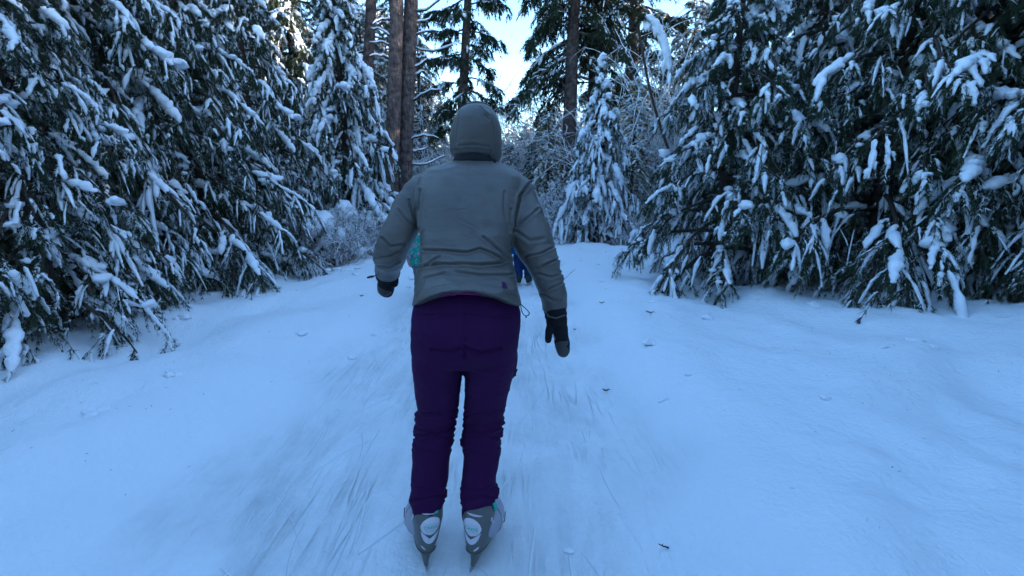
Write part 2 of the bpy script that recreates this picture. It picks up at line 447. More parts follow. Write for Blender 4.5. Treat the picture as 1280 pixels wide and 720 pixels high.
P3 = conifer(31, 11, 0.16, 0.4, prof_cone(12, 2.1, 0.7), 110, droop=0.5, rise=0.12, ntw=24, tw_len=0.28, tw_droop=0.6, ntf=5, nlen=0.16, nblade=5,
             nwid=0.022, snow=0.22, sr=0.05, bough_snow=0.06, twr=0.01)
PR_P3 = proto('full_spruce', P3, (M_bark2, M_needle, M_snow))
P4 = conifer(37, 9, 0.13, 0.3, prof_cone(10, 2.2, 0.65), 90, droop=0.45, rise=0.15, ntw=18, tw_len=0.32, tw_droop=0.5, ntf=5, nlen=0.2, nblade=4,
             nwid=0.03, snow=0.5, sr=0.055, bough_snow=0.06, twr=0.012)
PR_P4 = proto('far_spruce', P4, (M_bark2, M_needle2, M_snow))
PR_P5 = proto('far_spruce_sun_tint', P4, (M_bark2, M_needle_sun, M_snow))


def frost_bush(seed, H, W, n=60, k=3, frost=0.6):
    rng = np.random.default_rng(seed)
    wood, fr = MB(), MB()
    def put(P, r):
        sel = rng.uniform(0, 1, len(P)) < frost
        m = P.shape[1]
        tubes(wood, P, np.linspace(r, r * 0.4, m)[None].repeat(len(P), 0), k, cap=False)
        Pf = P[sel].copy(); Pf[..., 2] += r * 0.9
        tubes(fr, Pf, (np.linspace(r, r * 0.8, m)[None] * rng.uniform(0.7, 1.7, (len(Pf), m))), k + 1, cap=False)
    u = np.linspace(0, 1, 7)[None, :, None]
    b = rng.normal(0, W * 0.25, (n, 1, 3)); b[..., 2] = -0.05
    d = rng.normal(0, 1, (n, 1, 3)) * np.array([W * 0.45, W * 0.45, 0]); d[..., 2] = H * rng.uniform(0.45, 1.0, (n, 1))
    S = b + d * u + rng.normal(0, 0.04, (n, 7, 3)) * u
    S[..., 2] -= 0.25 * H * (u[..., 0] ** 2) * rng.uniform(0, 1, (n, 1))
    put(S, 0.014)
    def child(S, cnt, L, r):
        nn, mm, _ = S.shape
        i = rng.integers(0, nn, cnt); j = rng.integers(1, mm, cnt)
        p = S[i, j]; dd = S[i, j] - S[i, j - 1]; dd /= np.linalg.norm(dd, axis=1, keepdims=True) + 1e-9
        dd = dd + rng.normal(0, 0.75, dd.shape); dd[:, 2] += 0.1
        dd /= np.linalg.norm(dd, axis=1, keepdims=True)
        v = np.linspace(0, 1, 4)[None, :, None]
        LL = L * rng.uniform(0.4, 1.2, (cnt, 1, 1))
        T = p[:, None] + dd[:, None] * LL * v + rng.normal(0, 0.02, (cnt, 4, 3)) * v
        T[..., 2] -= 0.2 * LL[..., 0] * v[..., 0] ** 2
        put(T, r); return T
    a = child(S, n * 9, H * 0.28, 0.008); child(a, n * 40, H * 0.13, 0.006)
    return wood, fr


def bush_proto(name, parts, extra=None):
    out = []
    for pn, mb_, mt in zip(('branches', 'frost'), parts, (M_twig, M_frost)):
        me = mesh_np(name + '_' + pn, np.concatenate(mb_.V), np.concatenate(mb_.Q), None, True); me.materials.append(mt); out.append((pn, me))
    return out
PR_B1 = bush_proto('bush_a', frost_bush(5, 3.2, 1.9, 50, frost=0.75))
PR_B2 = bush_proto('bush_b', frost_bush(9, 1.5, 1.3, 60, frost=0.7))
PR_B3 = bush_proto('bush_c', frost_bush(13, 5.0, 3.2, 56, frost=0.72))


def place_tree(name, pr, px, Y, s, label, group=None, rz=None, cat='tree', tilt=(0, 0)):
    rr = random.Random(int(px * 7 + Y * 31))
    return plant(name, pr, gpos(px, Y), rr.uniform(0, 6.28) if rz is None else rz, s, label, cat, group, tilt)

# the trees one can point to
def tilt_for(px, pyt, pxt, Y):
    b = gpos(px, Y); t = at(pxt, pyt, Y)
    return (0, math.atan2(t[0] - b[0], t[2] - b[2]))
place_tree('tall_pine', PR_P1, 707, 16, 1.0, 'broad tall pine with spreading dark boughs, right of the trail behind the snow-caked young spruce', rz=2.0, tilt=tilt_for(707, 0, 706, 16))
place_tree('slender_pine', PR_P2, 570, 16, 0.95, 'slender pine with clumped foliage standing right behind the grey hood', rz=0.7, tilt=tilt_for(570, 0, 587, 16))
place_tree('tall_pine', PR_P2, 782, 19, (1.5, 1.5, 1.1), 'tall pine behind and right of the broad tall pine, its crown filling the upper right', rz=2.7)
place_tree('snowy_spruce', PR_SNA, 744, 10, (0.95, 0.95, 0.97), 'young spruce caked in snow with a bare snow-tipped leader, in front of the tall pine', rz=0.4, cat='spruce')
place_tree('snowy_pine', PR_SNB, 893, 5.7, (0.86, 0.86, 0.80), 'big snow-laden pine leaning its boughs over the right edge of the trail', rz=1.1, cat='pine')
place_tree('snowy_spruce', PR_SND, 441, 9.0, (.95, .95, 1.05), 'snow-laden spruce left of the twin red-brown trunks, at the open edge of the trail', rz=2.2, cat='spruce')
place_tree('full_spruce', PR_P3, 530, 19, (0.66, 0.66, 0.74), 'dark full spruce between the twin trunks and the slender pine', rz=0.3)
place_tree('full_spruce', PR_P3, 500, 21, (0.8, 0.8, 0.95), 'dark full spruce hidden behind the twin red-brown trunks', rz=1.3)
place_tree('bare_tree_trunk', proto('rear', conifer(77, 14, 0.17, 4.5, pine_prof(4, 14, 1.4), 40, ntw=22, clump=True, tw_len=0.5, nlen=0.16, nwid=0.02, ntf=5, nblade=5, snow=0.2, sr=0.05, cut=11, tip_snow=False), (M_bark2, M_needle, M_snow)),
           734, 17.5, (1.3, 1.3, 1.0), 'thinner dark trunk just right of and behind the broad tall pine', rz=0.3)

# twin trunks and the far-left trunk with dead snow-topped branches
def dead_branch_trunk(name, px_b, px_t, Y, r, label, seed, group, spec, bark=M_bark):
    b = gpos(px_b, Y); t = at(px_t, 0, Y); t2 = b + (t - b) * 2.0
    e = empty(name, b, 0, label, 'tree', group)
    rng = np.random.default_rng(seed)
    mb = MB(); s = np.linspace(-0.02, 1, 16)
    P = (t2 - b)[None] * s[:, None] + np.cumsum(rng.normal(0, 0.012, (16, 3)), 0) * np.array([1, 1, 0])
    R = r * (1.12 - 0.45 * s); R[0] *= 1.3
    tubes(mb, P, R, 20); mb.build('trunk', bark, e)
    fl = MB(); sc_ = MB()
    for (pxa, pya, pxe, pye, yaw) in spec:
        a = at(pxa, pya, Y) - b; q = at(pxe, pye, Y + yaw) - b
        u = np.linspace(0, 1, 7)
        P2_ = a + (q - a) * u[:, None]; L = np.linalg.norm(q - a)
        P2_[:, 2] += 0.10 * L * np.sin(u * np.pi) * rng.choice([-1, 1]) + rng.normal(0, 0.012, 7)
        m2 = MB(); tubes(m2, P2_, np.linspace(0.028, 0.009, 7)[None], 6); br = m2.build('dead_branch', M_bark2, e)
        m3 = MB(); P3_ = P2_.copy(); rs = 0.034 * rng.uniform(0.6, 1.25, 7) * np.array([.5, 1, 1, 1, 1, .9, .4]); P3_[:, 2] += 0.028
        tubes(m3, P3_, rs[None], 7, flat=0.7); m3.build('snow', M_snow, br)
    return e, P, b
dead_branch_trunk('red_pine', 487, 498, 12, 0.175, 'left one of the two close red-brown pine trunks', 1, 'twin red-brown pine trunks',
                  [(489, 25, 466, 30, -.2), (488, 45, 464, 36, .2), (488, 57, 462, 54, 0), (488, 74, 462, 70, -.3), (470, 112, 446, 122, 0)])
dead_branch_trunk('red_pine', 504, 516, 12.3, 0.185, 'right one of the two close red-brown pine trunks, bristling with dead branches', 2, 'twin red-brown pine trunks',
                  [(520, 15, 556, -6, -.2), (520, 27, 540, 20, .2), (519, 45, 546, 40, 0), (518, 60, 566, 56, -.3), (518, 72, 535, 68, .3),
                   (515, 84, 534, 74, 0), (514, 128, 552, 113, -.3), (512, 176, 548, 173, -.5), (510, 187, 534, 185, .2), (513, 98, 532, 90, .3), (508, 205, 556, 195, .4)])
dead_branch_trunk('pine_trunk', 452, 462, 14, 0.16, 'dark pine trunk rising above the snow-laden spruce on the left', 3, None,
                  [(458, 20, 480, 12, .2), (458, 60, 440, 68, 0), (457, 40, 478, 48, .3)])

# frosted undergrowth down the trail
rb = random.Random(4)
for i, (px, Y, s, pr) in enumerate([(612, 17, .9, PR_B1), (640, 19, .8, PR_B3), (597, 20, 1.0, PR_B3), 
                                    (625, 24, 1.2, PR_B3), (690, 22, 1.1, PR_B3), (720, 18, .9, PR_B3), (775, 17, 1.0, PR_B3), (810, 14, 1.0, PR_B3), (840, 16, 1.1, PR_B3),
                                    (570, 18, .8, PR_B3), (540, 17, .8, PR_B1)]):
    place_tree('frosted_shrub', pr, px, Y, s, 'frosted leafless shrub in the thicket closing off the trail', 'frosted shrubs at the far end of the trail', cat='shrub')
for i, (px, Y, s) in enumerate([(694, 13.2, .9), (705, 12.5, .8), (722, 13, .7), (752, 11.8, .7), (772, 9.8, .55), (519, 13.5, .6)]):
    place_tree('frosted_shrub', PR_B2, px, Y, s, 'low frosted brush at the foot of the trees beside the trail', 'low frosted brush by the trail edge', cat='shrub')

# snow-buried bushes left
def buried_bush(px, Y, blobs, label, seed):
    g = gpos(px, Y); e = empty('snow_buried_bush', g, 0, label, 'bush', 'snow-buried bushes left of the trail')
    for pn, me in PR_B2:
        o = bpy.data.objects.new(pn, me); o.scale = (0.5, 0.5, 0.6); link(o, e)
    mb = MB(); rng = random.Random(seed)
    for (dx, dy, dz, r) in blobs:
        for q in range(5):
            blob(mb, (dx + rng.uniform(-r, r) * .6, dy + rng.uniform(-r, r) * .6, dz + rng.uniform(-r, r) * .3), (r * rng.uniform(.5, .8), r * rng.uniform(.5, .8), r * rng.uniform(.4, .6)), seed + q, 0.4, hi=True)
    mb.build('snow_cap', M_snow, e)
buried_bush(474, 8.6, [(0, 0, .62, .30), (-.28, .1, .45, .28), (.1, -.15, .30, .2), (-.1, 0, .2, .25)], 'snow-buried bush with a round cap beside the sleeve of the grey jacket', 3)
buried_bush(451, 8.2, [(0, 0, .35, .22), (-.3, 0, .8, .26), (.12, -.1, .15, .17)], 'snow-buried bush under the snow-laden left spruce', 7)
buried_bush(425, 7.6, [(0, 0, .4, .3), (-.45, 0, .7, .32), (.3, .1, .2, .2)], 'snow-buried bush left of the one under the laden spruce', 12)

# snow-arched sapling upper right
def bent_sapling():
    b = gpos(880, 9.5); e = empty('bent_sapling', b, 0, 'thin sapling bowed under a thick arch of snow at the upper right', 'tree')
    pts = np.array([at(880, 330, 9.5), at(815, 130, 9.4), at(796, 25, 9.4), at(806, 20, 9.3), at(820, 32, 9.2), at(830, 55, 9.2), at(838, 92, 9.1)]) - b
    pts[0] = (0, 0, -.1)
    t = np.linspace(0, 1, 40); x = np.linspace(0, 1, len(pts))
    P = np.stack([np.interp(t, x, pts[:, q]) for q in range(3)], -1)
    for _ in range(3): P[1:-1] = (P[:-2] + P[1:-1] * 2 + P[2:]) / 4
    mb = MB(); tubes(mb, P, np.linspace(.03, .008, 40)[None], 7); mb.build('stem', M_bark2, e)
    rng = np.random.default_rng(3); Ps = P[20:].copy(); n = len(Ps)
    rs = 0.085 * rng.uniform(.75, 1.2, n) * np.clip(np.sin(np.pi * np.linspace(.08, .95, n)), 0, 1) ** .5
    Ps[:, 2] += rs * .5
    mb = MB(); tubes(mb, Ps, rs[None], 9)
    for i in range(26):
        k_ = rng.integers(20, 40); p = P[k_]; q = p + np.array([rng.normal(0, .06), rng.normal(0, .06), -rng.uniform(.1, .25)])
        u = np.linspace(0, 1, 5)[:, None]; tubes(mb, p + (q - p) * u, np.array([.02, .03, .032, .03, .012])[None], 6)
    mb.build('snow_load', M_snow, e)
    mb = MB(); k_ = rng.integers(14, 40, 160); needles(mb, rng, P[k_], rng.normal(0, 1, (160, 3)), .14, 7, .01); mb.build('crown', M_needle, e)
bent_sapling()

# conifers crowding both sides of the trail (beyond the part of the photo that shows the place clearly)
gl, gr = 'snowy conifers crowding the left side of the trail', 'snowy conifers crowding the right side of the trail'
rs_ = random.Random(12)
left = [(335, 7.4, .85, 'C'), (265, 6.0, .85, 'B'), (180, 5.2, .9, 'C'), (75, 4.6, .95, 'B'), (-40, 4.0, 1.0, 'C'), (300, 10, 1.2, 'B'), (190, 8.5, 1.2, 'C'), (40, 7.5, 1.3, 'C'), (375, 12, 1.1, 'C'), (-110, 3.4, .9, 'B'), (75, 3.6, .6, 'C')]
right = [(990, 6.4, 1.0, 'C'), (1080, 5.2, 1.0, 'B'), (1175, 4.8, .95, 'C'), (1270, 4.4, .95, 'B'), (1370, 4.2, 1.0, 'C'), (985, 9.0, 1.2, 'B'), (1100, 8.2, 1.3, 'C'), (1230, 7.2, 1.3, 'B'), (900, 11, 1.0, 'C'), (1180, 6.6, 1.1, 'B')]
for lst, g, lab in ((left, gl, 'tall snow-laden conifer in the dense row left of the trail'), (right, gr, 'tall snow-laden conifer in the dense row right of the trail')):
    for (px, Y, s, t) in lst:
        place_tree('snowy_conifer', PR_SNC if t == 'C' else PR_SNB, px, Y, s * rs_.uniform(.92, 1.08), lab, g, cat='conifer')
# forest behind: tall dark conifers, kept lower where the sky opens over the trail
gf = 'tall forest trees closing in behind the trail'
for i in range(44):
    Y = rs_.uniform(11, 30); side = i % 2
    px = rs_.uniform(-100, 395) if side == 0 else rs_.uniform(890, 1380)
    place_tree('forest_spruce', PR_P3, px, Y, rs_.uniform(.85, 1.15), 'tall dark forest spruce standing behind the snowy conifers', gf)
for i, (px, Y, s) in enumerate([(585, 34, .72), (612, 38, .74), (640, 33, .6), (662, 36, .72), (600, 30, .5), (630, 28, .48), (655, 27, .5), (690, 30, .62), (715, 26, .6),
                                (745, 24, .62), (775, 26, .72), (800, 24, .66), (826, 22, .72), (850, 20, .95), (560, 28, .72), (520, 27, .95), (480, 24, 1.1), (455, 22, 1.1), (540, 32, .9), (503, 30, 1.2),
                                (432, 19, 1.0), (465, 17, .8), (785, 20, .55), (700, 38, .8), (735, 36, .85), (765, 40, .95)]):
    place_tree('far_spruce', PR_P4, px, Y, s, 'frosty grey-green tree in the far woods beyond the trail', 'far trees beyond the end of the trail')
for (px, Y, s_, pr_, w_) in ((638, 16.5, .33, PR_P4, 'far'), (664, 15.5, .26, PR_P3, 'full'), (690, 19, .42, PR_P4, 'far'), (616, 18, .40, PR_P4, 'far'), (650, 14, .17, PR_P3, 'full'), (676, 17.5, .36, PR_P3, 'full'), (604, 15.5, .24, PR_P4, 'far')):
    place_tree('young_spruce', pr_, px, Y, s_, 'small young spruce half lost in the frosted thicket between the hood and the tall pine', 'young spruces in the thicket')
place_tree('snowy_sapling', PR_SND, 695, 12.6, .27, 'little snow-covered sapling just right of the grey shoulder', cat='sapling')
place_tree('snowy_sapling', PR_SND, 712, 11.8, .20, 'lowest snow-covered sapling, between the grey shoulder and the young spruce', cat='sapling')
place_tree('far_spruce', PR_P5, 684, 14.5, .38, 'far tree with sunlight put into its yellow-green needles, just left of the tall pine trunk')
place_tree('far_spruce', PR_P5, 786, 12.6, .44, 'far tree with sunlight put into its yellow-green needles, between the young spruce and the big snowy pine')
# unseen trees added around the photographer to shade the trail and stop sun
for i, (x, y, s) in enumerate([(-4.1, -1.5, 1.2), (4.0, -1.0, 1.2), (-5.0, 1.2, 1.1), (5.0, 1.3, 1.0), (5.4, .9, 1.25), (6.8, -.7, 1.3), (7.2, 2.6, 1.2), (-2.8, -4.5, 1.4), (2.6, -4.5, 1.4), (-5, -8, 1.6), (5, -8, 1.6)]):
    plant('snowy_conifer', PR_SNC, (x, y, float(ground_z(x, y)) - .05), i * 1.3, s, 'snow-laden conifer added for shade left of the trail, near the photographer' if x < 0 else 'snow-laden conifer added for shade right of the trail, near the photographer', 'conifer', gl if x < 0 else gr)
for i, (x, y) in enumerate([(8, -3), (9, 0.5), (8.5, 4), (12, -1.5), (13, 2.5), (14, 6), (16, -3), (18, 1), (17, 9), (21, 4), (9, -7), (14, -8), (20, -6), (24, 0), (24, 9), (20, 13)]):  # unseen spruces, added to keep the low sun off the trail
    plant('forest_spruce', PR_P3, (x, y, float(ground_z(x, y)) - .05), i * 1.1, 1.1, 'tall dark spruce added out of view on the right to block the low sun', 'tree', 'added sun-blocking trees to the right of the photographer')
for i in range(14):  # unseen spruces, added to cut the bright sky from behind
    x = -16 + 2.5 * i; y = -11 - 3 * (i % 3)
    plant('forest_spruce', PR_P3, (x, y, float(ground_z(x, y)) - .05), i, 1.0, 'tall dark spruce added out of view behind the photographer to block sky light', 'tree', 'added sky-blocking trees behind the photographer')

# debris on the snow
def debris():
    for (px, py, s, lab) in [(812, 392, 1.3, 'small curled brown leaf lying on the right snowbank near the pine boughs'), (757, 491, .8, 'tiny dark leaf on smooth snow right of the hanging mitten'),
                             (752, 381, .9, 'pale brown leaf flat on the snow above the dark one'), (452, 372, .8, 'tiny dark leaf left of the raised left mitten'),
                             (718, 414, .5, 'faint leaf scrap beside the right mitten')]:
        p = ground_at(px, py); r = random.Random(px); mb = MB(); u = np.linspace(0, 1, 9)
        L = .028 * s; w = np.sin(np.pi * u) ** .7 * L * .45
        a = r.uniform(-.6, .6); d = np.array([math.cos(a), math.sin(a), 0]); n = np.array([-d[1], d[0], 0])
        c = d * ((u - .5) * 2 * L)[:, None]; c[:, 2] = .008 + .012 * (u * 2 - 1) ** 2
        V = np.concatenate([c + n * w[:, None] + [0, 0, .006], c, c - n * w[:, None] + [0, 0, .009]])
        V2 = V - [0, 0, .0015]
        Q = []
        for b0, fl in ((0, 0), (27, 1)):
            for row in (0, 9):
                for i in range(8):
                    q = [b0 + row + i, b0 + row + i + 1, b0 + row + i + 10, b0 + row + i + 9]; Q.append(q[::-1] if fl else q)
        mb.add(np.concatenate([V, V2]), Q=Q)
        uu = np.linspace(0, 1, 4)[:, None]; tubes(mb, c[-1] + d * L * .6 * uu, np.full(4, .0012)[None], 4)
        o = mb.build('dead_leaf', M_dead); o.location = p + [0, 0, .004]; tag(o, lab, 'leaf', 'leaf litter on the snow')
    for (px, py, L, a, up, lab) in [(702, 353, .28, .6, .75, 'thin stick poking up out of the snow beside the right elbow'), (834, 688, .035, 2.2, .15, 'short dark twig on the snow at the lower right'),
                                    (880, 352, .12, .9, .5, 'small twig poking out of the right snowbank')]:
        p = ground_at(px, py); d = np.array([math.cos(a), .2, up]); d /= np.linalg.norm(d); mb = MB()
        u = np.linspace(-.15, 1, 7)[:, None]; P = d * L * u + np.array([0, 0, .005]) + np.random.default_rng(px).normal(0, .006 * L * 4, (7, 3))
        tubes(mb, P, np.linspace(.0035, .0018, 7)[None], 5)
        tubes(mb, P[4] + np.array([[0, 0, 0], [.02, 0, .03], [.03, 0, .06]]) * L * 4, np.array([[.002, .0015, .001]]), 4)
        o = mb.build('twig', M_bark2); o.location = p; tag(o, lab, 'twig', 'twigs on the snow')
    for (px, py, s, lab) in [(711, 691, 1, 'small white crumb of snow on the scraped ice lower right'), (860, 470, 1.1, 'small crumb of snow on the right snowbank')]:
        p = ground_at(px, py); mb = MB(); blob(mb, (0, 0, 0), (.022 * s, .014 * s, .009 * s), px, .5, hi=True)
        o = mb.build('snow_lump', M_snow); o.location = p + [0, 0, .004]; tag(o, lab, 'snow lump')
debris()
# clumps fallen from the boughs
cl_mesh = []
for q in range(4):
    mb = MB(); rng_ = random.Random(q)
    for w_ in range(3): blob(mb, (rng_.uniform(-.04, .04), rng_.uniform(-.04, .04), rng_.uniform(-.01, .02)), (.045, .035, .028), q * 5 + w_, .5, hi=True)
    me = mesh_np('snow_clump', np.concatenate(mb.V), T=np.concatenate(mb.T)); me.materials.append(M_snow); cl_mesh.append(me)
rq = random.Random(8)
for q in range(60):
    sd = 1 if q % 2 else -1; x = sd * rq.uniform(1.1, 3.6) - .2; y = rq.uniform(1.6, 9)
    o = bpy.data.objects.new('snow_lump', cl_mesh[q % 4]); sc_ = rq.uniform(.25, 1.1); o.scale = (sc_, sc_, sc_ * .8); o.rotation_euler = (0, 0, rq.uniform(0, 6)); o.location = (x, y, float(surf_z(x, y)) + .003)
    link(o); tag(o, 'fallen clump of snow on the %s snowbank below the conifers' % ('right' if sd > 0 else 'left'), 'snow lump', 'fallen snow clumps on the %s bank' % ('right' if sd > 0 else 'left'))

# needles and bark flakes below the conifers
rn = np.random.default_rng(2); n = 1500
x = rn.choice([-1, 1], n) * (1.3 + 3.2 * rn.uniform(0, 1, n) ** .6) - .2; y = rn.uniform(1.3, 10, n)
c = np.stack([x, y, surf_z(x, y) + .0025], -1); a = rn.uniform(0, 6.28, n); l = rn.uniform(.004, .016, n); wd = rn.uniform(.0008, .003, n)
d = np.stack([np.cos(a), np.sin(a), rn.normal(0, .15, n)], -1); q = np.stack([-np.sin(a), np.cos(a), 0 * a], -1)
V = np.stack([c - d * l[:, None], c + q * wd[:, None], c + d * l[:, None], c - q * wd[:, None]], 1).reshape(-1, 3)
mb = MB(); mb.add(V, Q=np.arange(4 * n).reshape(-1, 4)); tag(mb.build('needle_litter', M_dead, smooth=False), 'sparse brown needles and bark flakes strewn on the snowbanks', 'litter', kind='stuff')

# ------------------------------------------------------------------ people
M_jacket = mat('grey_nylon', (0.116, 0.107, 0.096), 0.42, 0.4, bump=(22, 0.55, 0.008, (1, 1, 1.8)), var=(4, 0.16))
M_gap_shade = mat('collar_gap_shade', (0.02, 0.02, 0.022), 0.8, 0.2)  # near-black paints the shade between hood and jacket
M_trouser = mat('purple_fabric', (0.036, 0.006, 0.050), 0.85, 0.15, bump=(60, 0.3, 0.004), var=(8, 0.15))
M_pink = mat('magenta_band', (0.23, 0.03, 0.17), 0.8, 0.2, bump=(200, 0.2, 0.002))
M_mit = mat('black_mitten', (0.012, 0.012, 0.014), 0.8, 0.2, bump=(80, 0.4, 0.004))
M_mitp = mat('grey_leather_palm', (0.06, 0.06, 0.058), 0.6, 0.3, bump=(60, 0.3, 0.003))
M_skin = mat('skin', (0.5, 0.3, 0.22), 0.5, 0.3)
M_hair = mat('hair', (0.06, 0.035, 0.02), 0.7, 0.3)
M_logo = mat('purple_print', (0.10, 0.02, 0.12), 0.7, 0.2)
M_shell = mat('grey_plastic', (0.13, 0.13, 0.12), 0.4, 0.4, bump=(20, 0.1, 0.004))
M_white = mat('white_panel', (0.72, 0.68, 0.74), 0.6, 0.3)
M_lilac = mat('lilac_mesh', (0.42, 0.40, 0.46), 0.7, 0.2, bump=(300, 0.3, 0.002))
M_turq = mat('turquoise', (0.08, 0.50, 0.40), 0.5, 0.3)
M_steel = mat('steel', (0.45, 0.46, 0.47), 0.35, 0.5, Metallic=1.0)
M_black = mat('black_plastic', (0.015, 0.015, 0.017), 0.5, 0.4)
M_iris = mat('eye_dark', (0.03, 0.02, 0.015), 0.2, 0.5)


def proj(V):
    d = V - np.array([0, 0, CH]); zc = d[:, 1] * cp - d[:, 2] * sp; yc = d[:, 1] * sp + d[:, 2] * cp
    return np.stack([640 + F * d[:, 0] / zc, 360 - F * yc / zc], -1), zc


def mpp(px, py, Y):   # metres per photo pixel there
    p = at(px, py, Y); return (p[1] * cp - (p[2] - CH) * sp) / F


def ringE(c, a, b, k=44, e=2.3):
    t = np.arange(k) * 2 * np.pi / k
    cx, sy = np.cos(t), np.sin(t)
    return np.asarray(c) + np.outer(np.sign(cx) * np.abs(cx) ** (2 / e), a) + np.outer(np.sign(sy) * np.abs(sy) ** (2 / e), b)


def loft(mb, rings):
    R = np.asarray(rings); n, k, _ = R.shape
    i = np.arange(n - 1)[:, None] * k; j = np.arange(k)[None]; j2 = (j + 1) % k
    Q = np.stack([i + j, i + j2, i + k + j2, i + k + j], -1).reshape(-1, 4)
    T = []
    c0, c1 = n * k, n * k + 1
    for q in range(k):
        T.append([c0, (q + 1) % k, q]); T.append([c1, (n - 1) * k + q, (n - 1) * k + (q + 1) % k])
    mb.add(np.concatenate([R.reshape(-1, 3), [R[0].mean(0)], [R[-1].mean(0)]]), Q, T)


def interp_rows(rows, m):
    rows = np.asarray(rows, float); n = len(rows); t = np.linspace(0, n - 1, m)
    i = np.clip(t.astype(int), 0, n - 2); f = (t - i)[:, None]
    P = lambda q: rows[np.clip(q, 0, n - 1)]
    a, b, c, d = P(i - 1), P(i), P(i + 1), P(i + 2)
    return 0.5 * ((2 * b) + (-a + c) * f + (2 * a - 5 * b + 4 * c - d) * f ** 2 + (-a + 3 * b - 3 * c + d) * f ** 3)


def px_rows(mb, rows, m=40, e=2.3, hem=None):
    rings = []
    R = interp_rows(rows, m)
    for q, (py, xl, xr, Y, dd) in enumerate(R):
        l, r = at(xl, py, Y), at(xr, py, Y)
        rg = ringE((l + r) / 2, (r - l) / 2, np.array([0, dd, 0]), e=e)
        if hem is not None:
            f = max(0.0, (py - hem[0]) / (hem[1] - hem[0])); back = np.clip((rg[:, 1] - Y) / -dd * 3, 0, 1) * np.clip(1 - np.abs((rg[:, 0] - (l[0] + r[0]) / 2) / ((r[0] - l[0]) / 2)) ** 2.2, 0, 1)
            rg[:, 2] += hem[2] * f * back
        rings.append(rg)
    loft(mb, rings)


def px_path(mb, rows, m=30, k=26, asp=1.0):
    R = interp_rows(rows, m)
    P = np.array([at(a, b, c) for a, b, c, _ in R]); r = np.array([q[3] * mpp(q[0], q[1], q[2]) for q in R])
    tubes(mb, P, r[None], k, flat=asp)


def remesh(mb, vox, smooth=3, name='tmp'):
    """one continuous skin from overlapping closed pieces"""
    o = mb.build(name, M_skin)
    md = o.modifiers.new('r', 'REMESH'); md.mode = 'VOXEL'; md.voxel_size = vox; md.use_smooth_shade = True
    s = o.modifiers.new('s', 'SMOOTH'); s.factor = 0.5; s.iterations = smooth
    bpy.context.view_layer.update()
    me = bpy.data.meshes.new_from_object(o.evaluated_get(bpy.context.evaluated_depsgraph_get()))
    bpy.data.objects.remove(o)
    n = len(me.vertices); V = np.zeros(n * 3); me.vertices.foreach_get('co', V)
    N = np.zeros(n * 3); me.vertex_normals.foreach_get('vector', N)
    me.polygons.foreach_set('use_smooth', np.ones(len(me.polygons), bool))
    return me, V.reshape(-1, 3), N.reshape(-1, 3)


def seg_dist(p, poly):
    best = np.full(len(p), 1e9)
    for a, b in zip(poly[:-1], poly[1:]):
        a = np.array(a, float); b = np.array(b, float); ab = b - a
        t = np.clip(((p - a) @ ab) / (ab @ ab), 0, 1)
        best = np.minimum(best, np.linalg.norm(p - a - t[:, None] * ab, axis=1))
    return best


def fold(V, N, creases, amp_fn=None, fr=(9, 9, 22), ridged=0.006, seed=0.0):
    """cloth folds: creases pressed in at named places plus ridged folds"""
    view = V - np.array([0, 0, CH]); view /= np.linalg.norm(view, axis=1, keepdims=True)
    facing = np.clip(-(N * view).sum(1) * 4 + 1.2, 0, 1)
    pp, _ = proj(V)
    d = np.zeros(len(V))
    for poly, wd, dep in creases:
        q = seg_dist(pp, poly); dep = dep * 1.2; wd = wd * 0.78; d -= facing * dep * np.exp(-(q / wd) ** 2)
        d += facing * dep * 0.45 * np.exp(-((q - wd * 2.4) / (wd * 1.2)) ** 2)
    s = Vector((seed, seed * 2, seed * 3))
    nz = np.array([1 - 2.2 * abs(noise.noise(Vector((v[0] * fr[0], v[1] * fr[1], v[2] * fr[2])) + s + Vector((0, 0, 2.2 * noise.noise(Vector(v * 5) + s))))) for v in V])
    amp = ridged if amp_fn is None else ridged * amp_fn(pp, V)
    d += (nz - 0.35) * amp
    return V + N * d[:, None]


def finish(me, V, name, material, parent):
    me.vertices.foreach_set('co', np.asarray(V, np.float32).ravel()); me.update()
    me.materials.clear(); me.materials.append(material); me.name = name
    return link(bpy.data.objects.new(name, me), parent)


def shift(o, off):
    """move mesh data so that it is local to its thing"""
    n = len(o.data.vertices); V = np.zeros(n * 3); o.data.vertices.foreach_get('co', V)
    o.data.vertices.foreach_set('co', (V.reshape(-1, 3) - off).astype(np.float32).ravel()); o.data.update()
    return o


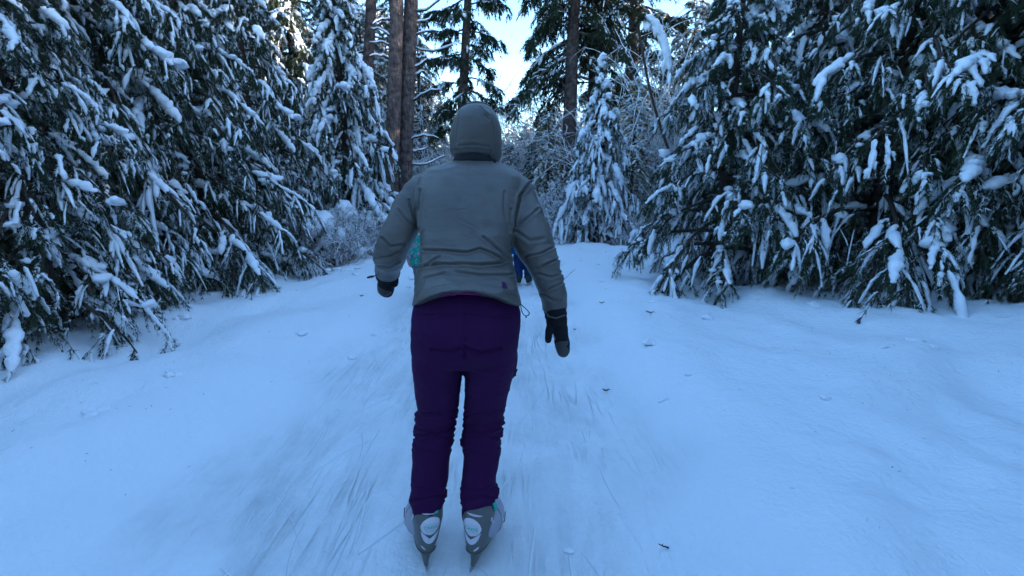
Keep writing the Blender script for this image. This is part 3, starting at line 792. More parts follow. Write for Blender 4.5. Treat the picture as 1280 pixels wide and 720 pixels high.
def adult():
    org = np.array([-0.235, 1.5, 0.0])
    root = empty('person', org, 0, 'person in a grey hooded jacket and purple trousers skating away on ice skates', 'person')
    parts = []
    # body: head, neck, trunk, arms with hands, legs - one skin
    mb = MB()
    hc = at(597, 168, 1.90)
    V, T = ICO3; Hd = V * np.array([0.072, 0.095, 0.112]); Hd[:, 0] *= 1 - 0.18 * np.clip(-V[:, 2], 0, 1) * (V[:, 1] > -0.2)
    mb.add(hc + Hd, T=T)
    fy = hc[1] + 0.09
    blob(mb, (hc[0], fy + 0.006, hc[2] - 0.02), (0.013, 0.02, 0.026), 1, 0.0); blob(mb, (hc[0], fy - 0.008, hc[2] - 0.075), (0.03, 0.018, 0.022), 1, 0.0)
    for s in (-1, 1): blob(mb, (hc[0] + s * 0.07, hc[1], hc[2] - 0.01), (0.01, 0.02, 0.03), 1, 0.0)
    blob(mb, (hc[0], fy - 0.002, hc[2] - 0.055), (0.024, 0.012, 0.008), 1, 0.0)
    c0 = at(590, 215, 1.80); tubes(mb, np.linspace(hc + [0, -.02, -.05], c0, 5), np.full(5, 0.052), 16)
    px_rows(mb, [(212, 545, 635, 1.80, .07), (235, 535, 640, 1.76, .09), (290, 540, 632, 1.66, .09), (360, 535, 635, 1.53, .10), (425, 530, 632, 1.50, .10)], 20)
    for rows in ([(538, 230, 1.78, 9), (508, 264, 1.73, 9), (490, 310, 1.70, 8), (484, 339, 1.86, 6), (483, 356, 1.92, 8)], [(640, 232, 1.77, 9), (661, 280, 1.69, 9), (683, 345, 1.6, 8), (693, 386, 1.6, 6.5), (700, 425, 1.6, 8)],
                 [(550, 420, 1.5, 22), (547, 530, 1.57, 17), (535, 620, 1.5, 11), (534, 655, 1.49, 10)], [(612, 420, 1.5, 22), (605, 530, 1.57, 17), (597, 620, 1.5, 11), (596, 655, 1.49, 10)]):
        px_path(mb, rows, 20, 16)
    me, V, N = remesh(mb, 0.007, 3); parts.append(finish(me, V, 'body', M_skin, root))
    for s in (-1, 1):
        m2 = MB(); blob(m2, (hc[0] + s * 0.028, fy - 0.004, hc[2] + 0.006), (0.012, 0.009, 0.009), 0, 0.0); parts.append(m2.build('eye', M_iris, root))
    # hair under the hood, seen from the front only
    m2 = MB(); blob(m2, hc + [0, 0.0, 0.035], (0.08, 0.098, 0.09), 3, 0.08, hi=True); parts.append(m2.build('hair', M_hair, root))

    # jacket
    mb = MB()
    px_rows(mb, [(200, 571, 616, 1.83, .066), (204, 556, 628, 1.82, .085), (211, 536, 643, 1.80, .105), (222, 524, 653, 1.78, .12), (240, 520, 652, 1.75, .135), (262, 522, 648, 1.71, .142),
                 (285, 526, 643, 1.67, .142), (305, 527.5, 639.5, 1.63, .137), (325, 525, 639.5, 1.59, .133), (345, 521, 645, 1.56, .137), (362, 518.5, 649, 1.53, .142), (380, 516.5, 652.5, 1.51, .148)], 60, 2.5, hem=(338, 380, 0.081))
    px_path(mb, [(546, 228, 1.79, 15), (528, 238, 1.77, 20), (513, 258, 1.74, 20), (503, 282, 1.71, 20.5), (492, 305, 1.69, 20.5), (488, 319, 1.73, 19), (485.5, 330, 1.80, 16.5), (484.5, 339, 1.86, 15)], 40)
    px_path(mb, [(630, 228, 1.78, 15), (645, 240, 1.76, 20), (655, 260, 1.73, 20), (661, 283, 1.69, 23), (665.5, 304, 1.66, 25), (676, 325, 1.63, 21.5), (684, 345, 1.61, 18.5), (690, 365, 1.60, 17), (693.5, 387, 1.6, 15.5)], 40)
    me, V, N = remesh(mb, 0.0048, 6)
    cr = [([(530, 313), (560, 313), (585, 316), (600, 311), (618, 318), (632, 326)], 1.3, .008), ([(519, 336), (545, 330), (580, 330), (600, 332), (626, 328)], 1.5, .008),
          ([(560, 262), (583, 262)], .8, .002), ([(574, 274), (598, 287), (588, 294)], 1.2, .0018), ([(533, 331), (550, 321)], 1.3, .006), ([(604, 297), (622, 311), (637, 324)], 1.5, .007),
          ([(525, 238), (522, 262), (527, 286)], 1.8, .010), ([(511, 250), (516, 266), (522, 282)], 1.5, .006), ([(661, 231), (650, 245), (644, 270), (641, 292)], 1.8, .011),
          ([(631, 240), (630, 262), (637, 290)], 1.8, .0035), ([(639, 262), (638, 278), (640, 295)], 1.4, .003), ([(586, 207), (586, 221)], 0.9, .003),
          ([(521, 369), (545, 358), (590, 354), (625, 358), (650, 371)], 0.9, .002), ([(570, 340), (600, 345), (640, 343)], 1.6, .004), ([(530, 348), (555, 342)], 1.6, .004),
          ([(470, 322), (484, 321), (500, 315)], 1.5, .007), ([(478, 298), (487, 309), (505, 306)], 1.7, .006), ([(470, 331), (486, 333), (499, 326)], 1.3, .005), ([(497, 262), (507, 275), (521, 283)], 1.6, .005),
          ([(655, 322), (676, 317), (694, 308)], 1.3, .006), ([(676, 333), (698, 324)], 1.2, .007), ([(668, 342), (690, 347), (702, 342)], 1.6, .005), ([(646, 290), (662, 301), (680, 298)], 2.2, .004),
          ([(686, 362), (705, 352)], 1.4, .005), ([(676, 368), (692, 376), (700, 375)], 1.5, .004), ([(645, 283), (657, 275), (672, 262)], 1.7, .005),
          ([(560, 235), (572, 255), (570, 285)], 7, .004), ([(610, 240), (603, 262), (608, 285)], 7, .004)]
    slv = lambda pp, V: np.where((pp[:, 0] < 514) | (pp[:, 0] > 655), 1.1, 0.45 + 0.75 * np.clip((pp[:, 1] - 270) / 40, 0, 1))
    V = fold(V, N, cr, slv, (7, 7, 13), 0.0045, 1.3)
    V = V + N * np.array([0.005 * noise.noise(Vector(v * 9)) for v in V])[:, None]
    parts.append(finish(me, V, 'jacket', M_jacket, root)); jacket = parts[-1]
    # hood
    mb = MB()
    px_rows(mb, [(131.5, 590, 603, 1.88, .03), (134, 581, 612, 1.88, .075), (139, 574, 617.5, 1.88, .10), (148, 568.5, 622.5, 1.88, .122), (160, 565, 626, 1.88, .13), (174, 563, 627, 1.88, .132), (186, 563, 627, 1.875, .125),
                 (194, 565.5, 626.5, 1.87, .112), (200, 571, 625, 1.87, .09), (203.5, 585, 622, 1.87, .06)], 40, 2.35)
    me, V, N = remesh(mb, 0.005, 4)
    V = fold(V, N, [([(600, 134), (611, 144), (616, 158), (616, 178), (611, 194), (606, 200)], 0.9, .004), ([(576, 138), (572, 158), (571, 180)], 0.9, .003), ([(566, 188), (585, 186), (603, 187), (618, 190)], 1.5, .003),
                     ([(612, 150), (605, 143)], 1, .003), ([(575, 183), (595, 181), (610, 184)], 2, .003)], None, (8, 8, 10), 0.002, 4.1)
    # opening for the face
    c = at(597, 168, 1.9); f = np.exp(-(((V[:, 0] - c[0]) / 0.07) ** 2 + ((V[:, 2] - c[2]) / 0.1) ** 2) ** 2) * (V[:, 1] > c[1])
    V[:, 1] -= f * 0.055
    parts.append(finish(me, V, 'hood', M_jacket, root))
    # collar, near-black to paint in the shadow gap under the hood
    mb = MB(); px_rows(mb, [(188, 573, 616, 1.85, .088), (197, 569, 619, 1.84, .088), (203, 564, 624, 1.83, .085)], 8); me, V, N = remesh(mb, .006, 2); parts.append(finish(me, V, 'collar', M_gap_shade, root))
    # hood drawcord end on the right
    mb = MB(); P = np.array([at(613, 194, 1.755), at(617, 199, 1.75), at(620, 204, 1.755)]); tubes(mb, P, np.array([.004, .006, .003]), 8); parts.append(mb.build('drawcord', M_black, root))

    # trousers
    mb = MB()
    px_rows(mb, [(346, 529, 639, 1.54, .10), (358, 525, 643, 1.535, .118), (368, 522, 646, 1.525, .128), (385, 517, 650, 1.51, .138), (405, 515.5, 650.5, 1.50, .147), (425, 515, 648, 1.50, .145), (440, 516, 646, 1.505, .13), (451, 519, 642, 1.51, .10)], 26, 2.5)
    Lr = [(418, 516, 582.5, 1.5, .12), (450, 516, 579.5, 1.51, .112), (470, 518, 577.5, 1.525, .102), (490, 520, 575, 1.545, .094), (508, 523, 573, 1.56, .088), (517, 519.5, 572, 1.57, .086), (527, 521.5, 569, 1.57, .082), (534, 517.5, 570, 1.57, .083), (543, 519.5, 565.5, 1.565, .08), (550, 516.5, 567, 1.565, .08),
          (562, 516, 564, 1.555, .077), (580, 516, 561.5, 1.54, .072), (600, 514, 559.5, 1.52, .068), (610, 515.5, 556.5, 1.51, .065), (620, 512.5, 558, 1.505, .065), (631, 516, 553, 1.495, .057), (644, 516.5, 552.5, 1.49, .055)]
    Rr = [(418, 579, 649, 1.5, .12), (450, 581.5, 645, 1.51, .112), (470, 581.5, 641, 1.525, .102), (490, 581, 636, 1.545, .094), (508, 580.5, 631.5, 1.56, .088), (517, 579.5, 629, 1.57, .085), (526, 580.5, 631, 1.57, .085), (533, 578.5, 626.5, 1.57, .08), (541, 579, 628.5, 1.57, .082), (550, 576.5, 625, 1.565, .08),
          (562, 579, 626, 1.555, .077), (580, 579, 624, 1.54, .072), (600, 577.5, 619.5, 1.52, .066), (616, 575.5, 624, 1.505, .066), (630, 577.5, 617, 1.495, .056), (647, 577.5, 616, 1.485, .055)]
    px_rows(mb, Lr, 60, 2.2); px_rows(mb, Rr, 60, 2.2)
    for cx in (551, 613): blob(mb, at(cx, 420, 1.452), (.088, .085, .10), 0, 0.0, hi=True)
    me, V, N = remesh(mb, 0.0055, 5)
    cr = [([(582, 385), (581, 415), (580.5, 447)], 1.2, .006), ([(519, 392), (550, 396), (582, 393)], 0.9, .003), ([(582, 393), (615, 398), (648, 391)], 0.9, .003),
          ([(592, 391), (618, 399), (640, 398)], .9, .003), ([(525, 394), (556, 393)], .9, .003), ([(540, 437), (562, 440), (580, 434)], 2, .006), ([(581, 434), (600, 442), (625, 437)], 2, .006)]
    for (x0, x1) in ((516, 573), (577, 630)):
        for y0, dz, dp in ((512, 4, .003), (522, -5, .004), (535, 5, .005), (547, -3, .004), (559, 5, .003), (608, 4, .003), (626, -4, .004)):
            cr.append(([(x0, y0), ((x0 + x1) / 2, y0 + dz * 1.5), (x1, y0 - dz * .6)], 1.6, dp))
    knee = lambda pp, V: 0.35 + 0.9 * np.exp(-((pp[:, 1] - 535) / 28) ** 2) + 0.7 * np.exp(-((pp[:, 1] - 622) / 22) ** 2)
    V = fold(V, N, cr, knee, (5, 5, 26), 0.005, 7.7)
    parts.append(finish(me, V, 'trousers', M_trouser, root))
    # magenta band between jacket and trousers
    mb = MB(); px_rows(mb, [(350, 530, 640, 1.535, .125), (367, 526, 643.5, 1.525, .1475)], 6, 2.5, hem=(345, 367, 0.030)); me, V, N = remesh(mb, .005, 2); parts.append(finish(me, V, 'waistband', M_pink, root))
    # cargo pocket on the right thigh
    mb = MB(); px_rows(mb, [(438, 622, 646.5, 1.53, .045), (446, 621, 647.3, 1.53, .052), (460, 622, 645.3, 1.535, .052), (468, 624, 643.5, 1.54, .045)], 12, 3.5); me, V, N = remesh(mb, .004, 2)
    parts.append(finish(me, V, 'cargo_pocket', M_trouser, root))
    mb = MB(); tubes(mb, np.array([at(643.5, 466, 1.51), at(644.5, 470, 1.51)]), np.array([.004, .003]), 6); tubes(mb, np.array([at(636, 470, 1.49), at(644, 467, 1.505), at(646, 462, 1.53)]), np.full(3, .004), 6); parts.append(mb.build('pocket_flap', M_trouser, root))

    # emblem near the hem
    n_ = len(jacket.data.vertices); JV = np.zeros(n_ * 3); jacket.data.vertices.foreach_get('co', JV); JV = JV.reshape(-1, 3); jp, jz = proj(JV)
    def onjacket(px, py, off=.003):
        dd = np.hypot(jp[:, 0] - px, jp[:, 1] - py); near = np.where(dd < 2.0)[0]; i = near[np.argmin(jz[near])]
        q = at(px, py, JV[i, 1]); v = q - np.array([0, 0, CH]); return q - v / np.linalg.norm(v) * off
    mb = MB()
    for r_ in (1.4, 3.3, 5.2):
        ths = np.linspace(math.radians(-5), math.radians(95), 9)
        P = np.array([onjacket(628.5 + r_ * math.cos(t), 358.8 - r_ * math.sin(t) * 1.15 + (r_ * math.cos(t)) * .25) for t in ths]); tubes(mb, P, np.full(9, .0024), 6, flat=1)
    parts.append(mb.build('emblem', M_logo, root))
    # hem drawcord loop
    mb = MB(); P = np.array([at(x, y, 1.46) for x, y in [(650.5, 380), (654, 383), (659, 387.5), (661.5, 391), (660.5, 394), (657.5, 395), (654, 392.5), (652, 388), (651, 383)]])
    P = interp_rows(P, 40); tubes(mb, P, np.full(40, .0017), 6); tubes(mb, np.array([at(657.5, 394.5, 1.46), at(657.6, 397.5, 1.46)]), np.array([.0022, .0022]), 6); parts.append(mb.build('hem_cord', M_black, root))

    # mittens
    def mitten(rows, thumb, palm, cuffrows, extra):
        mb = MB(); px_path(mb, rows, 24, 24, 0.8); px_path(mb, thumb, 14, 16)
        me, V, N = remesh(mb, .004, 4); V = fold(V, N, [], None, (14, 14, 30), .0025, 2.2)
        o = finish(me, V, 'mitten', M_mit, root); sub = []
        mb = MB(); px_path(mb, cuffrows, 14, 24, 0.9); me, V, N = remesh(mb, .004, 2); V = fold(V, N, [], None, (8, 8, 60), .003, 1.2); sub.append(finish(me, V, 'gauntlet', M_mit, o))
        mb = MB(); px_path(mb, palm, 16, 22, 0.82); me, V, N = remesh(mb, .004, 3); V = fold(V, N, [], None, (20, 20, 20), .0015, 1.2); sub.append(finish(me, V, 'palm_patch', M_mitp, o))
        for nm, P, r_, mt in extra:
            m3 = MB(); tubes(m3, P, r_, 8, flat=.7); sub.append(m3.build(nm, mt, o))
        parts.append(o); parts.extend(sub)
    mitten([(484, 338, 1.85, 12), (483, 348, 1.88, 13.2), (483, 358, 1.9, 13), (483, 365, 1.92, 10)], [(489, 343, 1.86, 5), (493, 349, 1.86, 5), (493, 357, 1.87, 4)],
           [(481, 354, 1.89, 11.5), (482, 361, 1.895, 12.6), (483, 366.5, 1.9, 9)], [(484.5, 335, 1.84, 15.2), (484.5, 341, 1.86, 15), (484, 347, 1.875, 13.6)],
           [('pull_cord', np.array([at(472, 343, 1.80), at(469, 344.5, 1.79), at(466, 346, 1.79)]), np.array([.003, .003, .003]), M_black), ('cord_lock', np.array([at(467, 345.5, 1.79), at(463, 346, 1.79), at(459.5, 347, 1.79)]), np.array([.006, .0075, .006]), M_black)])
    mitten([(694, 386, 1.6, 13), (697.5, 402, 1.6, 13), (701, 418, 1.6, 11.6), (703, 432, 1.6, 11.5), (704, 441, 1.6, 9)], [(694, 396, 1.59, 6), (689, 405, 1.58, 5.0), (686, 417, 1.575, 4.6), (685.5, 428, 1.575, 3.8)],
           [(702.5, 424, 1.594, 10.3), (703, 434, 1.596, 10.8), (704, 443, 1.6, 8)], [(693, 381, 1.6, 15.8), (694, 389, 1.6, 15.8), (695.5, 399, 1.6, 14.6), (696, 404, 1.6, 14.2)],
           [('strap', np.array([at(684, 395, 1.53), at(695, 398, 1.525), at(706, 394, 1.54)]), np.full(3, .004), M_mitp), ('cuff_piping', np.array([at(679, 386, 1.56), at(683, 391, 1.54), at(686, 395, 1.53)]), np.full(3, .0015), M_shell)])
    for o in parts: shift(o, org)

    # skates
    SR = np.array([(.066, .015, .262, .036), (.085, .004, .280, .045), (.11, -.002, .285, .051), (.14, -.003, .262, .054), (.17, 0, .205, .055), (.20, .002, .150, .055), (.235, .022, .130, .052), (.275, .040, .115, .044)])
    def shell_at(z, grow=0.0):
        v = [np.interp(z, SR[:, 0], SR[:, q]) for q in (1, 2, 3)]; return v[0] - grow, v[1] + grow, v[2] + grow
    def surf(x, z, off, grow=0.0):
        yb, yf, hw = shell_at(z, grow); e = 2.4; q = np.clip(1 - np.abs(x / hw) ** e, 0, 1) ** (1 / e)
        return np.stack([x, (yb + yf) / 2 - (yf - yb) / 2 * q - off, np.full_like(x, z)], -1)
    def rings(z0, z1, n, grow=0.0, y1=None, y0=None):
        out = []
        for z in np.linspace(z0, z1, n):
            yb, yf, hw = shell_at(z, grow)
            if y1 is not None: yf = min(yf, y1)
            if y0 is not None: yb = max(yb, y0)
            out.append(ringE((0, (yb + yf) / 2, z), (hw, 0, 0), (0, (yf - yb) / 2, 0), 40, 2.4))
        return out
    def skate(px, py, yaw, roll, mir):
        g = at(px, py, 1.41); 
        e = empty('ice_skate', (g[0] - org[0], 1.418 - org[1], 0.0)); e.rotation_euler = (0, roll, yaw); e.parent = root
        a = MB(); loft(a, rings(.072, .27, 20, -.002)); boot = a.build('liner', M_lilac, e)
        # grey shell wraps heel and ankle, with a lower rim around the foot
        a = MB(); yb, yf, hw = shell_at(.1)
        R = []
        for z in np.linspace(.066, .285, 24):
            yb, yf, hw = shell_at(z, .002); lim = np.interp(z, [.066, .10, .125, .16, .285], [.27, .25, .17, .10, .085]); rg = ringE((0, (yb + yf) / 2, z), (hw, 0, 0), (0, (yf - yb) / 2, 0), 60, 2.4)
            rg[:, 1] = np.minimum(rg[:, 1], lim); R.append(rg)
        loft(a, R); a.build('shell', M_shell, e)
        # holder tapering to the blade
        a = MB()
        for (y0, y1, Y0, Y1) in ((-.003, .27, .0, .262),):
            H = []
            for z in np.linspace(0, 1, 12):
                zz = .080 - z * .058; h = .032 * (1 - z) ** 1.3 + .012; ys = Y0 + (.014) * math.sin(z * 3.1); H.append(ringE((0, (ys + Y1) / 2, zz), (h, 0, 0), (0, (Y1 - ys) / 2, 0), 32, 3.0))
            loft(a, H[::-1])
        a.build('blade_holder', M_shell, e)
        a = MB(); R = []
        for y in np.linspace(-.014, .272, 20):
            s = np.clip(min((y + .014) / .03, (.272 - y) / .03), 0, 1) ** .5; zb = .010 * (1 - s)
            R.append(np.array([(-.0016, y, zb), (.0016, y, zb), (.0016, y, .026), (-.0016, y, .026)]))
        loft(a, R); a.build('blade', M_steel, e, smooth=False)
        def patch(name, outline, mt, off, par):
            o_ = np.array(outline, float); c_ = o_.mean(0); V_ = [c_]; rr = [.33, .66, .9, 1.0]; n = len(o_)
            for q in rr: V_ += list(c_ + (o_ - c_) * q)
            V_ = np.array(V_); top = []
            for i_, (x, z) in enumerate(V_): top.append(surf(np.array([x]), z, off if i_ <= 3 * n else off * .2 + .0005, .002)[0])
            m3 = MB(); T_ = [[0, 1 + i_, 1 + (i_ + 1) % n] for i_ in range(n)]; Q_ = []
            for r_ in range(3):
                for i_ in range(n): b0 = 1 + r_ * n; Q_.append([b0 + i_, b0 + n + i_, b0 + n + (i_ + 1) % n, b0 + (i_ + 1) % n])
            m3.add(top, Q_, T_); return m3.build(name, mt, par)
        t = np.linspace(0, 2 * np.pi, 28, endpoint=False)
        ov = np.stack([.003 * mir + .036 * np.cos(t) * (1 + .10 * np.sin(t)), .190 + .031 * np.sin(t) + .004 * np.cos(t) * mir], -1)
        ov[:, 1] = np.maximum(ov[:, 1], .190 - .031 * (1 - .25 * np.abs(np.cos(t))))
        pad = patch('heel_pad', ov, M_white, .003, e)
        lo = []
        for u_ in np.linspace(-1, 1, 12): lo.append((.003 * mir + .034 * u_, .163 - .016 * (1 - u_ ** 2) + .008 * u_ * u_))
        for u_ in np.linspace(1, -1, 12): lo.append((.003 * mir + .034 * u_, .158 - .034 * (1 - u_ ** 2) ** .6 + .010 * u_ * u_))
        patch('heel_strip', lo, M_white, .003, e)
        def slit(xa, za, xb, zb, wd, mt, nm):
            u_ = np.linspace(0, 1, 7); m3 = MB(); P = np.array([surf(np.array([xa + (xb - xa) * q]), za + (zb - za) * q, .0015, .002)[0] for q in u_]); tubes(m3, P, np.array([.3, .8, 1, 1, 1, .8, .3]) * wd, 6); return m3.build(nm, mt, e)
        slit(-.026 * mir, .112, -.008 * mir, .096, .0028, M_white, 'vent'); slit(.034 * mir, .112, .027 * mir, .100, .0022, M_white, 'vent')
        slit(-.03, .232, .03, .232, .0035, M_white, 'collar_stripe'); slit(.012 * mir, .232, .034 * mir, .240, .006, M_turq, 'pull_tab') if mir > 0 else None
        # outer side: eyelet row, light panels, tongue loop
        for q in range(3):
            m3 = MB(); blob(m3, (-.0575 * mir, .050 + .02 * q, .205 - .028 * q), (.003, .007, .008), 0, 0); m3.build('side_stud', M_white, e)
        m3 = MB(); P = np.array([(-.056 * mir, .07, .262), (-.062 * mir, .078, .245), (-.058 * mir, .082, .222)]); tubes(m3, P, np.array([.007, .009, .006]), 8); m3.build('tongue_loop', M_turq, e)
        m3 = MB(); blob(m3, (-.042 * mir, .12, .150), (.036, .075, .060), 2, .05, hi=True); m3.build('side_panel', M_lilac, e)
        m3 = MB(); tt = np.linspace(-1.7, 1.5, 24); tubes(m3, np.stack([-mir * (.042 + .0345 * np.cos(tt)), .112 + 0 * tt, .150 + .061 * np.sin(tt)], -1), np.full(24, .0022), 6); m3.build('side_piping', M_shell, e)
        for q in range(5):
            m3 = MB(); y_ = .12 + .03 * q; yb, yf, hw = shell_at(.14); zt = .2 - .017 * q
            P = np.array([(-.055 * mir, y_, .085), (-.0575 * mir, y_ + .004, .12), (-.052 * mir, y_ + .004, zt - .02)]); x_ = []
            for p_ in P:
                a_, b_, h_ = shell_at(p_[2]); q_ = np.clip(1 - abs((p_[1] - (a_ + b_) / 2) / ((b_ - a_) / 2)) ** 2.4, 0, 1) ** (1 / 2.4); x_.append((-mir * max(h_ * q_ + .001, .046 + .036 * math.sqrt(max(0, 1 - ((p_[1] - .125) / .085) ** 2 - ((p_[2] - .145) / .062) ** 2))), p_[1], p_[2]))
            tubes(m3, np.array(x_), np.full(3, .0022), 6); m3.build('side_rib', M_shell if q % 2 else M_white, e)
        # lettering
        cu = bpy.data.curves.new('t', 'FONT'); cu.body = 'CRESS'; cu.size = .0165; cu.align_x = 'CENTER'; cu.align_y = 'CENTER'; cu.extrude = 0; cu.resolution_u = 4; cu.offset = .0002
        to = bpy.data.objects.new('t', cu); C.objects.link(to); bpy.context.view_layer.update()
        me = bpy.data.meshes.new_from_object(to.evaluated_get(bpy.context.evaluated_depsgraph_get())); bpy.data.objects.remove(to)
        for v in me.vertices:
            x, z = v.co.x * 1.15 + .003 * mir, .190 + v.co.y; v.co = Vector(surf(np.array([x]), z, .0045, .002)[0])
        me.materials.clear(); me.materials.append(M_turq); link(bpy.data.objects.new('lettering', me), pad)
        m3 = MB(); 
        for zz in (.203, .1775):
            P = np.array([surf(np.array([x]), zz, .0038, .002)[0] for x in np.linspace(-.016, .022, 7) * 1.0]); tubes(m3, P, np.full(7, .0006), 4)
        m3.build('lettering_rule', M_turq, pad)
        return e
    for a_ in ((532, 716, math.radians(17), math.radians(6.5), 1), (589, 716, math.radians(-17), math.radians(2), -1)): skate(*a_)
adult()


def child(px, Y, H, yaw, cols, label, feet, elbow_out=(1, 1)):
    g = gpos(px, Y); g[2] += 0.03
    mj, mt, mh, ms = cols
    root = empty('person', g, yaw, label, 'person', 'children skating ahead')
    k = H / 1.15
    def torso(rows, m=16, e=2.4):
        mb = MB(); loft(mb, [ringE((x, y, z), (a, 0, 0), (0, b, 0), 30, e) for z, x, y, a, b in interp_rows(np.array(rows) * k, m)]); return mb
    def limb(mb, pts, n=12):
        R = interp_rows(np.array(pts) * k, n); tubes(mb, R[:, :3], R[:, 3][None], 16)
    fl, fr = feet
    # body
    mb = torso([(.45, 0, 0, .10, .08), (.7, 0, 0, .11, .075), (.83, 0, 0, .06, .05), (.86, 0, 0, .04, .04), (.93, 0, .01, .055, .06)])
    V, T = ICO3; mb.add((V * [.075, .09, .10] + [0, .02, 1.02]) * k, T=T); mb.add((V * [.012, .018, .018] + [0, .112, 1.0]) * k, T=T)
    for s, ft in ((-1, fl), (1, fr)):
        limb(mb, [(s * .06, 0, .5, .05), (s * .065, .02, .3, .04), (ft, 0, .1, .03)])
        limb(mb, [(s * .13, 0, .76, .035), (s * .19, -.01, .6, .03), (s * .2, .09, .48, .025), (s * .19, .14, .44, .03)])
    me, V_, N_ = remesh(mb, .009, 2); finish(me, V_, 'body', M_skin, root)
    for s in (-1, 1):
        m2 = MB(); blob(m2, np.array([s * .03, .10, 1.03]) * k, (.01, .008, .008), 0, 0); m2.build('eye', M_iris, root)
    mb = torso([(.475, 0, 0, .165, .125), (.5, 0, 0, .165, .125), (.6, 0, 0, .15, .115), (.72, 0, 0, .15, .105), (.80, 0, 0, .12, .09), (.85, 0, 0, .065, .065)], 22)
    for s in (-1, 1):
        w_ = elbow_out[0 if s < 0 else 1]
        limb(mb, [(s * .10, 0, .79, .05), (s * .155, -.01, .72, .052), (s * .20 * w_, -.02, .60, .048), (s * .21 * w_, .06, .5, .042), (s * .20 * w_, .12, .46, .035)])
    me, V_, N_ = remesh(mb, .008, 3)
    nz = np.array([noise.noise(Vector((v[0] * 9, v[1] * 9, v[2] * 22))) for v in V_]); finish(me, V_ + N_ * (nz * .008)[:, None], 'jacket', mj, root)
    mb = MB()
    for s, ft in ((-1, fl), (1, fr)): limb(mb, [(s * .06, 0, .56, .085), (s * .068, 0, .42, .078), (s * .07, .02, .3, .066), (ft * .95, .01, .18, .06), (ft, 0, .11, .062)], 20)
    me, V_, N_ = remesh(mb, .008, 3); nz = np.array([noise.noise(Vector((v[0] * 9, v[1] * 9, v[2] * 26))) for v in V_]); finish(me, V_ + N_ * (nz * .010)[:, None], 'trousers', mt, root)
    mb = MB(); V, T = ICO3; mb.add((V * [.088, .10, .09] + [0, .008, 1.055]) * k, T=T); tubes(mb, np.array([[0, 0, 1.0], [0, 0, 1.03]]) * k, np.array([.09, .09]) * k, 20); mb.build('hat', mh, root)
    for s, ft in ((-1, fl), (1, fr)):
        m2 = MB(); blob(m2, np.array([s * .195 * elbow_out[0], .15, .44]) * k, (.035, .045, .05), 3, .1, hi=True); m2.build('mitten', M_mit, root)
        e = empty('ice_skate', (ft * k, 0, 0), -s * .5 * -1 if False else -s * .35); e.parent = root
        m2 = MB(); loft(m2, [ringE((0, y, z), (a, 0, 0), (0, b, 0), 24, 2.5) for z, y, a, b in ((.045, .04, .028, .095), (.06, .04, .036, .105), (.085, .03, .038, .10), (.11, .0, .04, .062), (.15, -.01, .042, .055))]); m2.build('boot', ms, e)
        m2 = MB(); loft(m2, [np.array([(-.002, y, -.0), (.002, y, -.0), (.006, y, .048), (-.006, y, .048)]) for y in (-.06, 0, .07, .14)]); m2.build('blade', M_steel, e, smooth=False)


def floral():
    m = bpy.data.materials.new('floral_teal'); m.use_nodes = True; nt = m.node_tree; N = nt.nodes; L = nt.links; b = N['Principled BSDF']; b.inputs['Roughness'].default_value = .7
    tc = N.new('ShaderNodeTexCoord'); col = (0.03, 0.30, 0.22, 1); prev = None
    for sc_, thr, c2, ofs in ((13, .34, (0.42, 0.2, 0.34, 1), 0), (24, .26, (0.02, 0.10, 0.10, 1), 3.0), (30, .22, (0.45, 0.42, 0.36, 1), 7.0)):
        mp = N.new('ShaderNodeMapping'); mp.inputs['Location'].default_value = (ofs, ofs, ofs); L.new(tc.outputs['Object'], mp.inputs['Vector'])
        v = N.new('ShaderNodeTexVoronoi'); v.inputs['Scale'].default_value = sc_; L.new(mp.outputs['Vector'], v.inputs['Vector'])
        lt = N.new('ShaderNodeMath'); lt.operation = 'LESS_THAN'; lt.inputs[1].default_value = thr; L.new(v.outputs['Distance'], lt.inputs[0])
        mx = N.new('ShaderNodeMix'); mx.data_type = 'RGBA'; L.new(lt.outputs[0], mx.inputs['Factor'])
        if prev is None: mx.inputs['A'].default_value = col
        else: L.new(prev, mx.inputs['A'])
        mx.inputs['B'].default_value = c2; prev = mx.outputs['Result']
    L.new(prev, b.inputs['Base Color']); return m
M_grey_tr = mat('grey_snow_trousers', (0.16, 0.17, 0.19), .8, .2); M_blue = mat('blue_fabric', (0.010, 0.028, 0.095), .75, .2, var=(12, .2)); M_blue2 = mat('bright_blue_fabric', (0.015, 0.075, 0.20), .7, .2)
M_hat = mat('teal_knit', (0.05, 0.2, 0.18), .9, .1); M_boot = mat('dark_boot', (0.02, 0.035, 0.02), .6, .3)
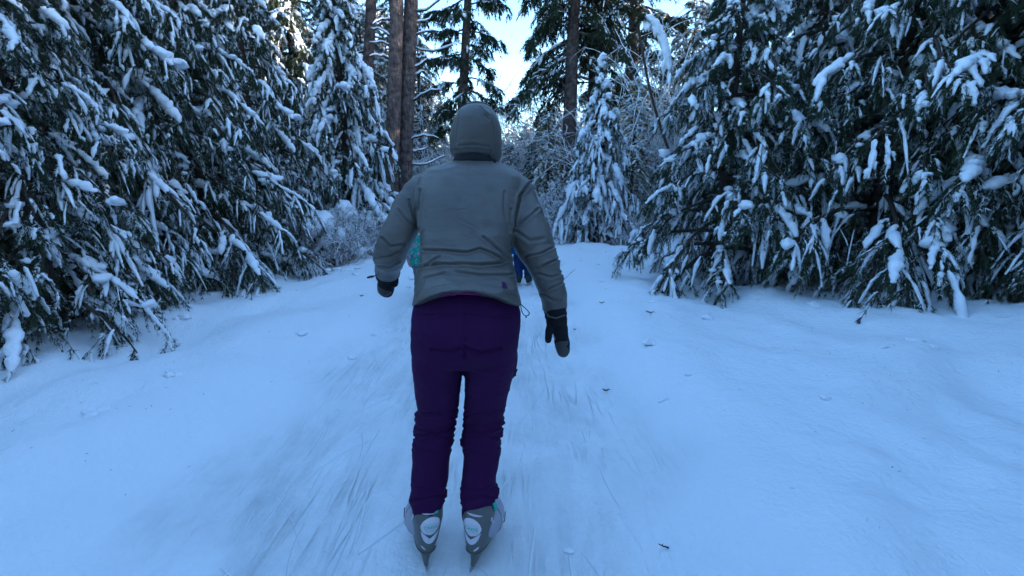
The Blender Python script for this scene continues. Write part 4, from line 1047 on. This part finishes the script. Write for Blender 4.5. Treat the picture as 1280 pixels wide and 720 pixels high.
child(531, 5.6, 1.12, .05, (floral(), M_grey_tr, M_hat, M_boot), 'child in a turquoise flowered jacket and grey trousers half hidden left of the grey jacket', (-.085, .08), (.78, .78))
child(653.5, 6.5, 1.12, 0, (M_blue2, M_blue, M_blue, M_boot), 'child in blue jacket and blue trousers seen between the grey jacket and its right sleeve', (-.062, .085), (1.0, 1))


# ------------------------------------------------------------------ light, sky, camera
SUN_EL, SUN_AZ = math.radians(6), math.radians(100)     # low in the right, behind the woods
w = bpy.data.worlds.new('World'); sc.world = w; w.use_nodes = True
nt = w.node_tree; bg = nt.nodes['Background']
sky = nt.nodes.new('ShaderNodeTexSky'); sky.sky_type = 'NISHITA'; sky.sun_disc = False
sky.sun_elevation = SUN_EL; sky.sun_rotation = SUN_AZ; sky.altitude = 200; sky.air_density = 1.0; sky.dust_density = 1.2; sky.ozone_density = 2.0
nt.links.new(sky.outputs[0], bg.inputs[0]); bg.inputs[1].default_value = 0.15
sl = bpy.data.lights.new('sun', 'SUN'); sl.energy = 2.2; sl.angle = math.radians(0.5); sl.color = (1, 0.86, 0.7)
so = bpy.data.objects.new('sun', sl); C.objects.link(so)
dirv = Vector((math.sin(SUN_AZ) * math.cos(SUN_EL), math.cos(SUN_AZ) * math.cos(SUN_EL), math.sin(SUN_EL)))
so.rotation_euler = dirv.to_track_quat('Z', 'Y').to_euler()
cd = bpy.data.cameras.new('camera'); cam = bpy.data.objects.new('camera', cd); C.objects.link(cam)
cam.location = (0, 0, CH); cam.rotation_euler = (math.pi / 2 - PITCH, 0, 0)
cd.sensor_width = 36; cd.lens = F / 1280 * 36; cd.clip_start = 0.05; cd.clip_end = 800
sc.camera = cam
vs = sc.view_settings; vs.view_transform = 'Standard'; vs.look = 'None'; vs.gamma = 1; vs.use_curve_mapping = False
vs.exposure = 3.12
vs.use_white_balance = True; vs.white_balance_temperature = 5500
sc.cycles.max_bounces = 4; sc.cycles.diffuse_bounces = 2; sc.cycles.adaptive_threshold = 0.03; sc.cycles.use_denoising = True
